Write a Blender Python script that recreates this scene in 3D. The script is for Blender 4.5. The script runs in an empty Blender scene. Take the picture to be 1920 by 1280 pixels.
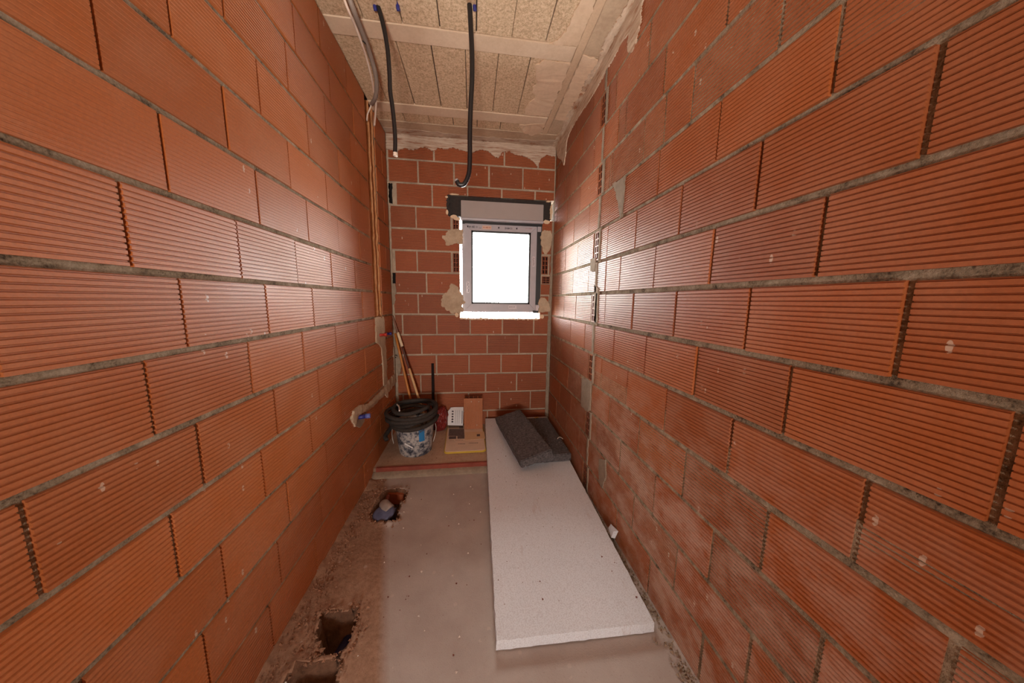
import bpy, bmesh, math, random
import numpy as np
from mathutils import Vector, Matrix, noise
random.seed(7)
S = bpy.context.scene
COL = S.collection
# ------------------------------------------------------------------ camera
F_PX, CAMH = 556.0, 1.236
YAW, PIT, ROL = (math.radians(a) for a in (7.461, -7.842, 0.791))
fw = Vector((math.sin(YAW)*math.cos(PIT), math.cos(YAW)*math.cos(PIT), math.sin(PIT)))
r0 = Vector((math.cos(YAW), -math.sin(YAW), 0)); u0 = r0.cross(fw)
rt = r0*math.cos(ROL)+u0*math.sin(ROL); up = u0*math.cos(ROL)-r0*math.sin(ROL)
CAMP = Vector((0, 0, CAMH))
cd = bpy.data.cameras.new('camera'); cam = bpy.data.objects.new('camera', cd); COL.objects.link(cam)
cd.sensor_width = 36; cd.lens = 36*F_PX/1920; cd.clip_start = .02
M = Matrix((rt, up, -fw)).transposed().to_4x4(); M.translation = CAMP; cam.matrix_world = M
S.camera = cam
# ------------------------------------------------------------------ world, light, exposure
XL, XR, YB, H, PT = -.7055, .7283, 2.7477, 2.5813, .18387
YN = -.42                      # near wall, behind the camera
w = bpy.data.worlds.new('overcast_sky'); S.world = w; w.use_nodes = True
bg = w.node_tree.nodes['Background']; bg.inputs[0].default_value = (1, .985, .955, 1); bg.inputs[1].default_value = 32.0
S.view_settings.view_transform = 'Standard'; S.view_settings.look = 'None'
S.view_settings.exposure = 0; S.view_settings.gamma = 1; S.view_settings.use_curve_mapping = False
def portal(name, loc, rot, sx, sy):
    l = bpy.data.lights.new(name, 'AREA'); l.shape = 'RECTANGLE'; l.size = sx; l.size_y = sy
    l.cycles.is_portal = True
    o = bpy.data.objects.new(name, l); o.location = loc; o.rotation_euler = rot; COL.objects.link(o)
portal('window_daylight', (.25, YB+.16, 1.55), (math.radians(-90), 0, 0), .98, 1.2)
HY0, HW = -2.35, (-.40, .15, .80, 1.45)       # hall behind: far side y, its window x0,x1,z0,z1
portal('hall_daylight', ((HW[0]+HW[1])/2, HY0-.02, (HW[2]+HW[3])/2), (math.radians(90), 0, 0), HW[1]-HW[0], HW[3]-HW[2])

ll = bpy.data.lights.new('hall_bounce_light', 'AREA'); ll.shape = 'RECTANGLE'; ll.size = .42; ll.size_y = .30; ll.energy = 84; ll.color = (1, .90, .80)
lo = bpy.data.objects.new('hall_bounce_light', ll); lo.location = (-.12, -1.50, .75); COL.objects.link(lo)
lo.rotation_euler = Vector((.0, 1, 2.0)).to_track_quat('-Z', 'Y').to_euler()     # unseen area light added in the hall, standing in for sunlight bounced off its floor

# ------------------------------------------------------------------ helpers
def hit(px, py, axis, v):
    """point of the real surface axis=v seen at photo pixel (used to measure outlines on walls)"""
    d = rt*((px-960)/F_PX) + up*(-(py-640)/F_PX) + fw
    i = 'xyz'.index(axis); return CAMP + d*((v-CAMP[i])/d[i])
def mesh(name, verts, faces, mat, parent=None, smooth=False, idx=None):
    me = bpy.data.meshes.new(name); me.from_pydata([tuple(v) for v in verts], [], faces)
    mats = mat if isinstance(mat, (list, tuple)) else [mat]
    for m in mats: me.materials.append(m)
    if idx: me.polygons.foreach_set('material_index', idx)
    if smooth: me.polygons.foreach_set('use_smooth', [True]*len(me.polygons))
    me.update()
    return link(name, me, parent)
def link(name, me, parent=None):
    o = bpy.data.objects.new(name, me); COL.objects.link(o)
    if parent: o.parent = parent
    return o
def struct(o): o['kind'] = 'structure'; return o
def tag(o, label, cat, group=None, kind=None):
    o['label'] = label; o['category'] = cat
    if group: o['group'] = group
    if kind: o['kind'] = kind
    return o
def thing(name, label, cat, loc=(0, 0, 0), rot=(0, 0, 0), group=None):
    o = bpy.data.objects.new(name, None); COL.objects.link(o); o.location = loc; o.rotation_euler = rot
    o.empty_display_size = .05
    return tag(o, label, cat, group)
class MB:
    def __init__(s): s.v = []; s.f = []; s.m = []
    def box(s, x0, x1, y0, y1, z0, z1, mi=0):
        n = len(s.v)
        s.v += [(x0,y0,z0),(x1,y0,z0),(x1,y1,z0),(x0,y1,z0),(x0,y0,z1),(x1,y0,z1),(x1,y1,z1),(x0,y1,z1)]
        for f in ((0,3,2,1),(4,5,6,7),(0,1,5,4),(1,2,6,5),(2,3,7,6),(3,0,4,7)):
            s.f.append(tuple(n+i for i in f)); s.m.append(mi)
        return s
    def quad(s, a, b, c, d, mi=0):
        n = len(s.v); s.v += [a, b, c, d]; s.f.append((n, n+1, n+2, n+3)); s.m.append(mi); return s
    def loft(s, rings, closed=True, cap=True, mi=0):
        n = len(s.v); k = len(rings[0])
        for r in rings: s.v += [tuple(p) for p in r]
        for i in range(len(rings)-1):
            for j in range(k if closed else k-1):
                a = n+i*k+j; b = n+i*k+(j+1) % k
                s.f.append((a, b, b+k, a+k)); s.m.append(mi)
        if cap:
            s.f.append(tuple(n+j for j in reversed(range(k)))); s.m.append(mi)
            e = n+(len(rings)-1)*k; s.f.append(tuple(e+j for j in range(k))); s.m.append(mi)
        return s
    def build(s, name, mat, parent=None, smooth=False): return mesh(name, s.v, s.f, mat, parent, smooth, s.m)
def catmull(pts, n=8):
    P = [Vector(p) for p in pts]; P = [P[0]*2-P[1]]+P+[P[-1]*2-P[-2]]; out = []
    for i in range(1, len(P)-2):
        a, b, c, d = P[i-1:i+3]
        for k in range(n):
            t = k/n
            out.append(.5*((2*b)+(c-a)*t+(2*a-5*b+4*c-d)*t*t+(3*b-a-3*c+d)*t**3))
    out.append(P[-2]); return out
def tube_rings(path, rad, k=10, ridge=0, step=None):
    """rad number or function(s); ridge = corrugation depth"""
    if step:
        L = [0]
        for a, b in zip(path, path[1:]): L.append(L[-1]+(b-a).length)
        n = int(L[-1]/step); q = []; j = 0
        for i in range(n+1):
            s = L[-1]*i/n
            while j < len(L)-2 and L[j+1] < s: j += 1
            t = (s-L[j])/max(1e-9, L[j+1]-L[j]); q.append(path[j].lerp(path[j+1], t))
        path = q
    rings = []; ref = None
    for i, p in enumerate(path):
        t = (path[min(i+1, len(path)-1)]-path[max(i-1, 0)]).normalized()
        if ref is None:
            ref = t.orthogonal().normalized()
        ref = (ref-t*ref.dot(t)).normalized(); b = t.cross(ref)
        r = rad(i/(len(path)-1)) if callable(rad) else rad
        if ridge and i % 2: r -= ridge
        rings.append([p+ref*math.cos(a)*r+b*math.sin(a)*r for a in [2*math.pi*j/k for j in range(k)]])
    return rings
def tube(name, pts, rad, mat, parent=None, k=10, n=8, ridge=0, step=None, smooth=True):
    return MB().loft(tube_rings(catmull(pts, n), rad, k, ridge, step)).build(name, mat, parent, smooth)
def lathe(name, prof, mat, parent=None, k=32, loc=(0, 0, 0)):
    rings = [[(loc[0]+r*math.cos(a), loc[1]+r*math.sin(a), loc[2]+z) for a in [2*math.pi*j/k for j in range(k)]] for r, z in prof]
    m = MB().loft(rings, cap=False); return m.build(name, mat, parent, True)
def fr(a, b=0., c=0., s=1.): return noise.fractal(Vector((a*s, b*s, c*s)), 1.0, 2.0, 5)

# ------------------------------------------------------------------ materials
def mat(name):
    m = bpy.data.materials.new(name); m.use_nodes = True; nt = m.node_tree
    p = nt.nodes['Principled BSDF']; return m, nt, p
def N(nt, t, **kw):
    n = nt.nodes.new(t)
    for k, v in kw.items():
        if k.startswith('i_'): n.inputs[int(k[2:]) if k[2:].isdigit() else k[2:]].default_value = v
        else: setattr(n, k, v)
    return n
def srgb(r, g, b): return tuple(((c/255)/12.92 if c/255 <= .04045 else ((c/255+.055)/1.055)**2.4) for c in (r, g, b))+(1,)
def pos(nt, scale=(1, 1, 1)):
    g = N(nt, 'ShaderNodeNewGeometry'); mp = N(nt, 'ShaderNodeMapping'); mp.inputs['Scale'].default_value = scale
    nt.links.new(g.outputs['Position'], mp.inputs[0]); return mp.outputs[0]
def noi(nt, vec, scale, detail=4, rough=.6):
    n = N(nt, 'ShaderNodeTexNoise'); n.inputs['Scale'].default_value = scale; n.inputs['Detail'].default_value = detail
    n.inputs['Roughness'].default_value = rough; nt.links.new(vec, n.inputs['Vector']); return n.outputs['Fac']
def ramp(nt, fac, stops):
    r = N(nt, 'ShaderNodeValToRGB'); e = r.color_ramp.elements
    while len(e) < len(stops): e.new(.5)
    for el, (p, c) in zip(e, stops): el.position = p; el.color = c if len(c) == 4 else (*c, 1)
    nt.links.new(fac, r.inputs[0]); return r.outputs[0]
def mix(nt, fac, a, b, mode='MIX'):
    n = N(nt, 'ShaderNodeMix', data_type='RGBA', blend_type=mode)
    for sock, v in ((n.inputs[0], fac), (n.inputs[6], a), (n.inputs[7], b)):
        if hasattr(v, 'is_linked') or hasattr(v, 'links'): nt.links.new(v, sock)
        else: sock.default_value = v
    return n.outputs[2]
def math_(nt, op, a, b=0., c=None):
    n = N(nt, 'ShaderNodeMath', operation=op)
    for i, v in enumerate((a, b) if c is None else (a, b, c)):
        if hasattr(v, 'links'): nt.links.new(v, n.inputs[i])
        else: n.inputs[i].default_value = v
    return n.outputs[0]
def bump(nt, p, h, strength, dist=.01):
    b = N(nt, 'ShaderNodeBump'); b.inputs['Strength'].default_value = strength; b.inputs['Distance'].default_value = dist
    nt.links.new(h, b.inputs['Height']); nt.links.new(b.outputs[0], p.inputs['Normal'])
def simple(name, col, rough=.6, metal=0., spec=.5, nscale=0, namt=.15, bstr=0, bdist=.002, bscale=None):
    m, nt, p = mat(name); p.inputs['Roughness'].default_value = rough; p.inputs['Metallic'].default_value = metal
    p.inputs['Specular IOR Level'].default_value = spec; p.inputs['Base Color'].default_value = col
    if nscale:
        P = pos(nt); f = noi(nt, P, nscale)
        d = tuple(c*(1-namt) for c in col[:3])+(1,); l = tuple(min(1, c*(1+namt)) for c in col[:3])+(1,)
        nt.links.new(ramp(nt, f, [(.3, d), (.7, l)]), p.inputs['Base Color'])
        if bstr: bump(nt, p, noi(nt, P, bscale or nscale*2), bstr, bdist)
    return m
def brick_mat(name, c1, c2, dust=.25, rough=.5, spec=.5, smear=None):
    m, nt, p = mat(name); P = pos(nt)
    oi = N(nt, 'ShaderNodeObjectInfo')
    base = mix(nt, oi.outputs['Random'], c1, c2)
    n1 = noi(nt, P, 6, 5); n2 = noi(nt, P, 160, 3, .7)
    base = mix(nt, math_(nt, 'MULTIPLY', ramp(nt, n1, [(.42, (0, 0, 0)), (.72, (1, 1, 1))]), dust), base, srgb(206, 156, 124))
    base = mix(nt, .35, base, ramp(nt, n2, [(.3, (.45, .45, .45)), (.7, (1, 1, 1))]), 'MULTIPLY')
    # plaster splashes: small streaks and specks
    v = N(nt, 'ShaderNodeTexVoronoi'); v.inputs['Scale'].default_value = 26; nt.links.new(pos(nt, (1, 1, .38)), v.inputs['Vector'])
    sp = math_(nt, 'LESS_THAN', v.outputs['Distance'], .11)
    sp = math_(nt, 'MULTIPLY', sp, math_(nt, 'GREATER_THAN', noi(nt, P, 3.1, 2), .56))
    base = mix(nt, math_(nt, 'MULTIPLY', sp, .75), base, srgb(205, 180, 160))
    if smear:   # dried mortar slurry wiped over the lower bricks
        s = ramp(nt, noi(nt, pos(nt, (1, 2.2, 3.2)), 3.0, 7, .68), [(.44, (0, 0, 0)), (.60, (1, 1, 1))])
        sx = N(nt, 'ShaderNodeSeparateXYZ'); nt.links.new(P, sx.inputs[0])
        zf = N(nt, 'ShaderNodeMapRange'); zf.inputs[1].default_value = 1.0; zf.inputs[2].default_value = .45
        nt.links.new(sx.outputs[2], zf.inputs[0])
        yf = N(nt, 'ShaderNodeMapRange'); yf.inputs[1].default_value = 2.2; yf.inputs[2].default_value = 1.5
        nt.links.new(sx.outputs[1], yf.inputs[0])
        s = math_(nt, 'MULTIPLY', s, math_(nt, 'MULTIPLY', zf.outputs[0], yf.outputs[0]))
        base = mix(nt, math_(nt, 'MULTIPLY', s, smear), base, srgb(190, 150, 130))
    nt.links.new(base, p.inputs['Base Color'])
    p.inputs['Specular IOR Level'].default_value = spec
    nt.links.new(math_(nt, 'MULTIPLY_ADD', n1, .25, rough-.12), p.inputs['Roughness'])
    bump(nt, p, math_(nt, 'ADD', n2, noi(nt, P, 45, 3)), .25, .0012)
    return m
def rough_mat(name, stops, s1, s2, bstr, bdist, rough=.9, fine=0):
    m, nt, p = mat(name); P = pos(nt); a = noi(nt, P, s1, 6, .65); b = noi(nt, P, s2, 5, .7)
    f = math_(nt, 'ADD', math_(nt, 'MULTIPLY', a, .6), math_(nt, 'MULTIPLY', b, .4))
    nt.links.new(ramp(nt, f, stops), p.inputs['Base Color'])
    p.inputs['Roughness'].default_value = rough; p.inputs['Specular IOR Level'].default_value = .25
    h = b if not fine else math_(nt, 'ADD', b, math_(nt, 'MULTIPLY', noi(nt, P, fine, 2), .6))
    bump(nt, p, h, bstr, bdist); return m
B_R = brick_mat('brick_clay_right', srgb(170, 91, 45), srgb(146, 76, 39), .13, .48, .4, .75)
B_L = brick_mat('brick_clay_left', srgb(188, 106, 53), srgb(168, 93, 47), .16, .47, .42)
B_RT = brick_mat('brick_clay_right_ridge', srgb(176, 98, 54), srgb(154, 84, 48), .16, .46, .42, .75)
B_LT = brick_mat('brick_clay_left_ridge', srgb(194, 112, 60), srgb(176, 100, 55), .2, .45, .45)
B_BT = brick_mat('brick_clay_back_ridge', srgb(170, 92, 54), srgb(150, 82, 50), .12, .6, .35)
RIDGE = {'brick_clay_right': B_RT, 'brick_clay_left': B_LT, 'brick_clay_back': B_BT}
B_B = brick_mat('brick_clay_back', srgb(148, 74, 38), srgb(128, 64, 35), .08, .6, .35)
DARKCLAY = simple('brick_cell_inside', srgb(96, 48, 30), .9)
MORT = rough_mat('joint_mortar', [(.36, srgb(70, 54, 40)), (.47, srgb(150, 130, 106)), (.62, srgb(190, 170, 146))], 22, 170, 1, .008)
MORTB = rough_mat('joint_mortar_pale', [(.3, srgb(140, 120, 102)), (.65, srgb(192, 172, 150))], 9, 90, .6, .002)
PATCH = rough_mat('patch_mortar', [(.3, srgb(160, 136, 112)), (.7, srgb(206, 184, 158))], 8, 60, .7, .003)
GREYM = rough_mat('grey_mortar', [(.3, srgb(122, 106, 90)), (.7, srgb(172, 152, 132))], 8, 60, .7, .003)
def brushed(name, sc, c0, c1, thin):
    m, nt, p = mat(name); a = noi(nt, pos(nt, sc), 6, 6, .7)
    nt.links.new(ramp(nt, a, [(.34, thin), (.44, c0), (.68, c1)]), p.inputs['Base Color']); p.inputs['Roughness'].default_value = .85
    bump(nt, p, a, .7, .004); return m
PLAST = brushed('brushed_plaster', (1.2, 4, 14), srgb(178, 152, 132), srgb(208, 188, 168), srgb(150, 92, 62))
PLASTR = brushed('brushed_plaster_edge', (4, 1.2, 10), srgb(190, 164, 140), srgb(226, 204, 182), srgb(160, 104, 70))
CBLOCK = rough_mat('ceiling_wood_cement', [(.36, srgb(164, 134, 104)), (.5, srgb(214, 184, 150)), (.62, srgb(236, 212, 184))], 90, 260, .9, .003)
CBEAM = rough_mat('ceiling_joist_concrete', [(.3, srgb(204, 176, 148)), (.7, srgb(228, 204, 178))], 5, 60, .25, .001)
CSMEAR = rough_mat('ceiling_cement_smear', [(.3, srgb(206, 176, 146)), (.7, srgb(234, 206, 178))], 6, 40, .4, .002)
CRAW = rough_mat('ceiling_raw_slab', [(.3, srgb(170, 144, 120)), (.7, srgb(212, 186, 158))], 5, 50, .5, .002)
CBOARD = rough_mat('ceiling_board_print', [(.3, srgb(190, 160, 132)), (.7, srgb(220, 190, 160))], 5, 80, .3, .001)
CDARK = simple('ceiling_joint_dark', srgb(50, 38, 30), .95)
BLACK = simple('black_rubber', srgb(58, 51, 47), .8, spec=.25, nscale=60, namt=.25)
BLACKP = simple('black_conduit', srgb(30, 28, 30), .35)
GREYP = simple('grey_conduit', srgb(148, 134, 124), .5)
WHITEP = simple('white_cable', srgb(226, 206, 190), .45)
BLUEP = simple('blue_plastic', srgb(40, 44, 120), .4)
REDP = simple('red_plastic', srgb(170, 46, 30), .4)
ALU = simple('grey_aluminium_film', srgb(176, 170, 176), .42, .0, nscale=14, namt=.05)
ALUL = simple('pale_film', srgb(206, 196, 200), .3, nscale=20, namt=.06)
ALUB = simple('box_cover_aluminium', srgb(164, 152, 148), .5, .0, nscale=6, namt=.04)
GASK = simple('black_gasket', srgb(26, 25, 26), .5)
DARKB = simple('dark_shutter_box', srgb(46, 38, 34), .8, nscale=50, namt=.3, bstr=.3)
INK = simple('ink', srgb(60, 48, 56), .8)
INKR = simple('ink_red', srgb(176, 92, 74), .8)
INKP = simple('sticker_pink', srgb(216, 180, 160), .7)
WHITE = simple('white_tag', srgb(232, 228, 226), .5)
FOAM = None
def foam_mat():
    m, nt, p = mat('white_foam'); P = pos(nt)
    v = N(nt, 'ShaderNodeTexVoronoi'); v.inputs['Scale'].default_value = 230; nt.links.new(P, v.inputs['Vector'])
    c = mix(nt, noi(nt, P, 2.5, 5), srgb(218, 220, 226), srgb(232, 233, 238))
    c = mix(nt, ramp(nt, v.outputs['Distance'], [(.35, (0, 0, 0)), (.75, (.3, .3, .3))]), c, srgb(160, 148, 148))
    s = ramp(nt, noi(nt, pos(nt, (5, 1.2, 1)), 3, 6, .7), [(.62, (0, 0, 0)), (.7, (.25, .25, .25))])
    c = mix(nt, s, c, srgb(170, 130, 112)); nt.links.new(c, p.inputs['Base Color'])
    p.inputs['Roughness'].default_value = .75; bump(nt, p, v.outputs['Distance'], .25, .001); return m
FOAM = foam_mat()
def floor_mat():
    m, nt, p = mat('floor_screed'); P = pos(nt)
    sx = N(nt, 'ShaderNodeSeparateXYZ'); nt.links.new(P, sx.inputs[0])
    a = noi(nt, P, 3.2, 6, .6); b = noi(nt, P, 55, 4, .7); c = noi(nt, P, 220, 3, .7)
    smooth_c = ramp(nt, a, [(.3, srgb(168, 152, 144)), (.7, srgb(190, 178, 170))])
    rough_shadow_c = ramp(nt, math_(nt, 'ADD', math_(nt, 'MULTIPLY', a, .5), math_(nt, 'MULTIPLY', b, .5)), [(.34, srgb(128, 96, 76)), (.62, srgb(176, 140, 116))])
    # rough brown screed by the left wall with a jamb shadow painted in; straight edge runs x = -0.07 - 0.27 y, fading out past y 1.5
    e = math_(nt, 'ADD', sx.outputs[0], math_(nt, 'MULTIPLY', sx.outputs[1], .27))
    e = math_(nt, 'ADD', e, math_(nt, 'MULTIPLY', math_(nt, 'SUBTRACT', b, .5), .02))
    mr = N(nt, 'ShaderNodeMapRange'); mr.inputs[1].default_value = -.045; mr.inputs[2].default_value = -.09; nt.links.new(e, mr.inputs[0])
    col = mix(nt, mr.outputs[0], smooth_c, rough_shadow_c)
    sp = N(nt, 'ShaderNodeTexVoronoi'); sp.inputs['Scale'].default_value = 16; nt.links.new(P, sp.inputs['Vector'])
    spot = math_(nt, 'MULTIPLY', math_(nt, 'LESS_THAN', sp.outputs['Distance'], .13), math_(nt, 'GREATER_THAN', a, .5))
    col = mix(nt, math_(nt, 'MULTIPLY', spot, .35), col, srgb(208, 192, 180))
    col = mix(nt, ramp(nt, c, [(.62, (0, 0, 0)), (.74, (.5, .5, .5))]), col, srgb(120, 92, 74))
    nt.links.new(col, p.inputs['Base Color']); p.inputs['Roughness'].default_value = .88
    p.inputs['Specular IOR Level'].default_value = .25
    bump(nt, p, math_(nt, 'ADD', math_(nt, 'MULTIPLY', b, math_(nt, 'MULTIPLY_ADD', mr.outputs[0], 1.2, .25)), math_(nt, 'MULTIPLY', c, .3)), .6, .004)
    return m
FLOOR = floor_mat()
RFLOOR = rough_mat('raised_floor_screed', [(.3, srgb(158, 126, 104)), (.7, srgb(204, 174, 150))], 5, 60, .4, .002, fine=200)
HOLE = rough_mat('broken_floor_inside', [(.3, srgb(84, 58, 44)), (.7, srgb(136, 100, 78))], 14, 50, 1, .006)

# ------------------------------------------------------------------ floor with broken-out holes
def inpoly(x, y, poly):
    c = False; n = len(poly)
    for i in range(n):
        x1, y1 = poly[i]; x2, y2 = poly[i-1]
        if (y1 > y) != (y2 > y) and x < (x2-x1)*(y-y1)/(y2-y1)+x1: c = not c
    return c
def dist_poly(x, y, poly):
    d = 9
    for i in range(len(poly)):
        x1, y1 = poly[i]; x2, y2 = poly[i-1]; dx, dy = x2-x1, y2-y1
        t = max(0, min(1, ((x-x1)*dx+(y-y1)*dy)/(dx*dx+dy*dy))); d = min(d, math.hypot(x-x1-t*dx, y-y1-t*dy))
    return d
HOLES = [([(-.598, 1.098), (-.462, 1.09), (-.458, 1.05), (-.449, .957), (-.517, .944), (-.582, 1.03)], .15),
         ([(-.60, .925), (-.53, .921), (-.462, .927), (-.452, .88), (-.44, .79), (-.61, .79)], .15),
         ([(-.578, 1.862), (-.50, 1.872), (-.437, 1.842), (-.429, 1.76), (-.46, 1.735), (-.446, 1.70), (-.437, 1.60), (-.47, 1.565), (-.52, 1.59), (-.562, 1.60), (-.59, 1.66), (-.592, 1.76)], .12)]
def build_floor():
    st = .0125; x0, x1, y0, y1 = XL-.02, XR+.02, YN, 2.08
    nx, ny = int((x1-x0)/st)+1, int((y1-y0)/st)+1
    V = []; Fc = []; MI = []
    for j in range(ny):
        y = y0+j*(y1-y0)/(ny-1)
        for i in range(nx):
            x = x0+i*(x1-x0)/(nx-1)
            rough = 1/(1+math.exp((x+.07+.27*y)*40))
            z = fr(x, y, 0, 2.2)*.0025+rough*(fr(x, y, 3, 14)*.004)-.001
            z += .012*math.exp(-(x-XL)/.05)*(1 if y < 2 else 0)*(0.6+fr(x, y, 1, 9))+.006*math.exp(-(XR-x)/.03)*(1+fr(x, y, 2, 20))
            for poly, dep in HOLES:
                if abs(y-poly[0][1]) > .45: continue
                xx = x+fr(x, y, 7, 18)*.006; yy = y+fr(x, y, 9, 18)*.006
                d = dist_poly(xx, yy, poly)
                if inpoly(xx, yy, poly): z = -dep*min(1, .35+d/.012)+fr(x, y, 5, 20)*.008
                elif d < .05: z += (.009+.02*max(0, fr(x, y, 4, 22)))*math.exp(-d/.018)
            V.append((x, y, z))
    for j in range(ny-1):
        for i in range(nx-1):
            a = j*nx+i; q = (a, a+1, a+nx+1, a+nx); Fc.append(q)
            MI.append(1 if min(V[k][2] for k in q) < -.02 else 0)
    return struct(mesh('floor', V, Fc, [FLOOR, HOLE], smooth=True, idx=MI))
floor = build_floor()
# raised back floor, clay strip and bed in front of it
m = MB(); st = .02; nx = 72; ny = 36
Y0 = 2.055
for j in range(ny):
    for i in range(nx):
        x = XL-.01+i*(XR-XL+.02)/(nx-1); y = Y0+j*(YB+.01-Y0)/(ny-1); m.v.append((x, y, .05+fr(x, y, 2, 5)*.002))
for j in range(ny-1):
    for i in range(nx-1): a = j*nx+i; m.f.append((a, a+1, a+nx+1, a+nx)); m.m.append(0)
m.box(XL-.01, XR+.01, Y0, YB, -.05, .045)
m.build('raised_floor', RFLOOR, floor, True)
m = MB(); R1 = []
for i in range(60):
    x = XL+.02+i*(XR-XL-.02)/59; e = .002*fr(x, 0, 0, 14); yy = 2.052+.006*fr(x, 1, 0, 2)
    R1.append([(x, yy+.02, .02), (x, yy-.004+e, .024), (x, yy-.004+e, .046), (x, yy, .0525), (x, yy+.016, .054), (x, yy+.02, .05)])
m.loft(R1).build('clay_edging_strip', simple('red_clay_edging', srgb(134, 62, 46), .8, nscale=12, namt=.25, bstr=.3), floor)
m = MB(); R1 = []
for i in range(80):
    x = XL+i*(XR-XL)/79; e = .005*fr(x, 0, 5, 10)
    R1.append([(x, 2.07, -.02), (x, 2.0+e, -.01), (x, 2.005+e, .006), (x, 2.03+e*.5, .017), (x, 2.046, .025), (x, 2.07, .03)])
m.loft(R1).build('mortar_bed', GREYM, floor, True)

# ------------------------------------------------------------------ wall cores (mortar) and near end of the room
REC = .0065                                    # how far the joints sit back from the brick faces
def core_x(name, x0, x1, mat_, cuts=()):
    """side wall core from x0 (room face) to x1, with rectangular recesses (y0,y1,z0,z1,depth)"""
    s = 1 if x1 > x0 else -1
    ys = sorted({YN, YB+.2, *[c[0] for c in cuts], *[c[1] for c in cuts]}); zs = sorted({-.1, H+.08, *[c[2] for c in cuts], *[c[3] for c in cuts]})
    m = MB()
    for a, b in zip(ys, ys[1:]):
        for c, d in zip(zs, zs[1:]):
            dep = 0
            for q in cuts:
                if q[0] <= a and b <= q[1] and q[2] <= c and d <= q[3]: dep = q[4]
            m.box(min(x0+s*dep, x1), max(x0+s*dep, x1), a, b, c, d)
    return struct(m.build(name, mat_))
CH = [(2.258, 2.452, .93, H+.08, .03), (2.375, 2.47, .56, .93, .012)]     # chases in the left wall
wall_right = core_x('wall_right', XR+.0035, XR+.14, MORT, [(YN, 1.69, 4.5*PT, 9.4*PT, .0055)]+[(1.712, 1.768, c*PT+.009, (c+1)*PT-.009, .05) for c in range(0, 14, 2)])
wall_left = core_x('wall_left', XL-REC, XL-.14, MORT, CH)
OPEN = (-.122, .622, 1.068, 1.95); BOXR = (-.212, .728, 1.95, 2.132)
BSLOT = [(-.175, -.124, 1.845, 1.935, 2, 2), (-.178, -.124, 8*PT+.01, 9*PT-.01, 2, 4), (.626, .685, 8*PT+.01, 9*PT-.012, 2, 4), (.632, .705, 1.395, 1.462, 2, 3)]
m = MB(); xs = sorted({XL-.14, XR+.14, OPEN[0], OPEN[1], BOXR[0], BOXR[1], *[q[0] for q in BSLOT], *[q[1] for q in BSLOT]}); zz = sorted({-.1, H+.08, OPEN[2], OPEN[3], BOXR[3], *[q[2] for q in BSLOT], *[q[3] for q in BSLOT]})
for a, b in zip(xs, xs[1:]):
    for c, d in zip(zz, zz[1:]):
        if (OPEN[0] <= a and b <= OPEN[1] and OPEN[2] <= c and d <= OPEN[3]) or (BOXR[0] <= a and b <= BOXR[1] and BOXR[2] <= c and d <= BOXR[3]): continue
        dp = .055 if any(q[0] <= a and b <= q[1] and q[2] <= c and d <= q[3] for q in BSLOT) else REC
        m.box(a, b, YB+dp, YB+.15, c, d)
wall_back = struct(m.build('wall_back', MORTB))
HALL = simple('hall_plaster', srgb(196, 160, 130), .9, nscale=5, namt=.08)
DX = (-.45, .38, 2.10)
m = MB(); m.box(XL-.14, DX[0], YN-.1, YN, -.1, H+.08).box(DX[1], XR+.14, YN-.1, YN, -.1, H+.08).box(DX[0], DX[1], YN-.1, YN, DX[2], H+.08)
struct(m.build('wall_near', MORT))
m = MB(); hx0, hx1 = -1.3, 1.3
m.box(hx0-.1, hx0, HY0, YN-.1, 0, 2.6).box(hx1, hx1+.1, HY0, YN-.1, 0, 2.6).box(hx0-.1, hx1+.1, HY0, YN, 2.58, 2.66)
m.box(hx0-.1, XL-.14, YN-.1, YN, 0, 2.6).box(XR+.14, hx1+.1, YN-.1, YN, 0, 2.6)
m.box(hx0-.1, HW[0], HY0-.1, HY0, 0, 2.6).box(HW[1], hx1+.1, HY0-.1, HY0, 0, 2.6).box(HW[0], HW[1], HY0-.1, HY0, 0, HW[2]).box(HW[0], HW[1], HY0-.1, HY0, HW[3], 2.6)
struct(m.build('wall_hall', HALL))
struct(MB().box(hx0, hx1, HY0, YN+.0, -.12, -.005).build('floor_hall', FLOOR))

# ------------------------------------------------------------------ bricks
CACHE = {}
def brick_mesh(L, h, mt, depth, gd, n, fat=.62):
    key = (round(L/.004), round(h/.003), mt.name, gd, n, fat)
    if key in CACHE: return CACHE[key]
    L = key[0]*.004; h = key[1]*.003
    k = max(1, round(n*h/.17)); p = h/k; prof = [(0, -h/2)]
    for i in range(k):
        z = -h/2+i*p
        prof += [(0, z+p*fat), (gd, z+p*(fat+.1)), (gd, z+p*.91)]
        if i < k-1: prof.append((0, z+p))
    prof.append((0, h/2))
    V = []; Fc = []; c = .0025
    for x in (-L/2, L/2):
        V += [(x, depth, -h/2)]+[(x, y, z) for y, z in prof]+[(x, depth, h/2)]
    q = len(prof)+2
    for i in range(q-1): Fc.append((i, q+i, q+i+1, i+1))
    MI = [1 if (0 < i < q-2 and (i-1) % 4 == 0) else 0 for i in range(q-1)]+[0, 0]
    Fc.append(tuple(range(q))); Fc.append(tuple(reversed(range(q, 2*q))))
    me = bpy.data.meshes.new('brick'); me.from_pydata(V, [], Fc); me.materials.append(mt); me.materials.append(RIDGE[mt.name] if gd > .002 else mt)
    me.polygons.foreach_set('material_index', MI); me.update()
    CACHE[key] = me; return me
ROT = {'back': 0, 'right': -math.pi/2, 'left': math.pi/2}
WALLS = {'back': wall_back, 'right': wall_right, 'left': wall_left}
def to_world(side, u, out, z):
    """u along wall, out = distance proud of the brick face plane"""
    if side == 'back': return (u, YB-out, z)
    if side == 'right': return (XR-out, u, z)
    return (XL+out, u, z)
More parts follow.
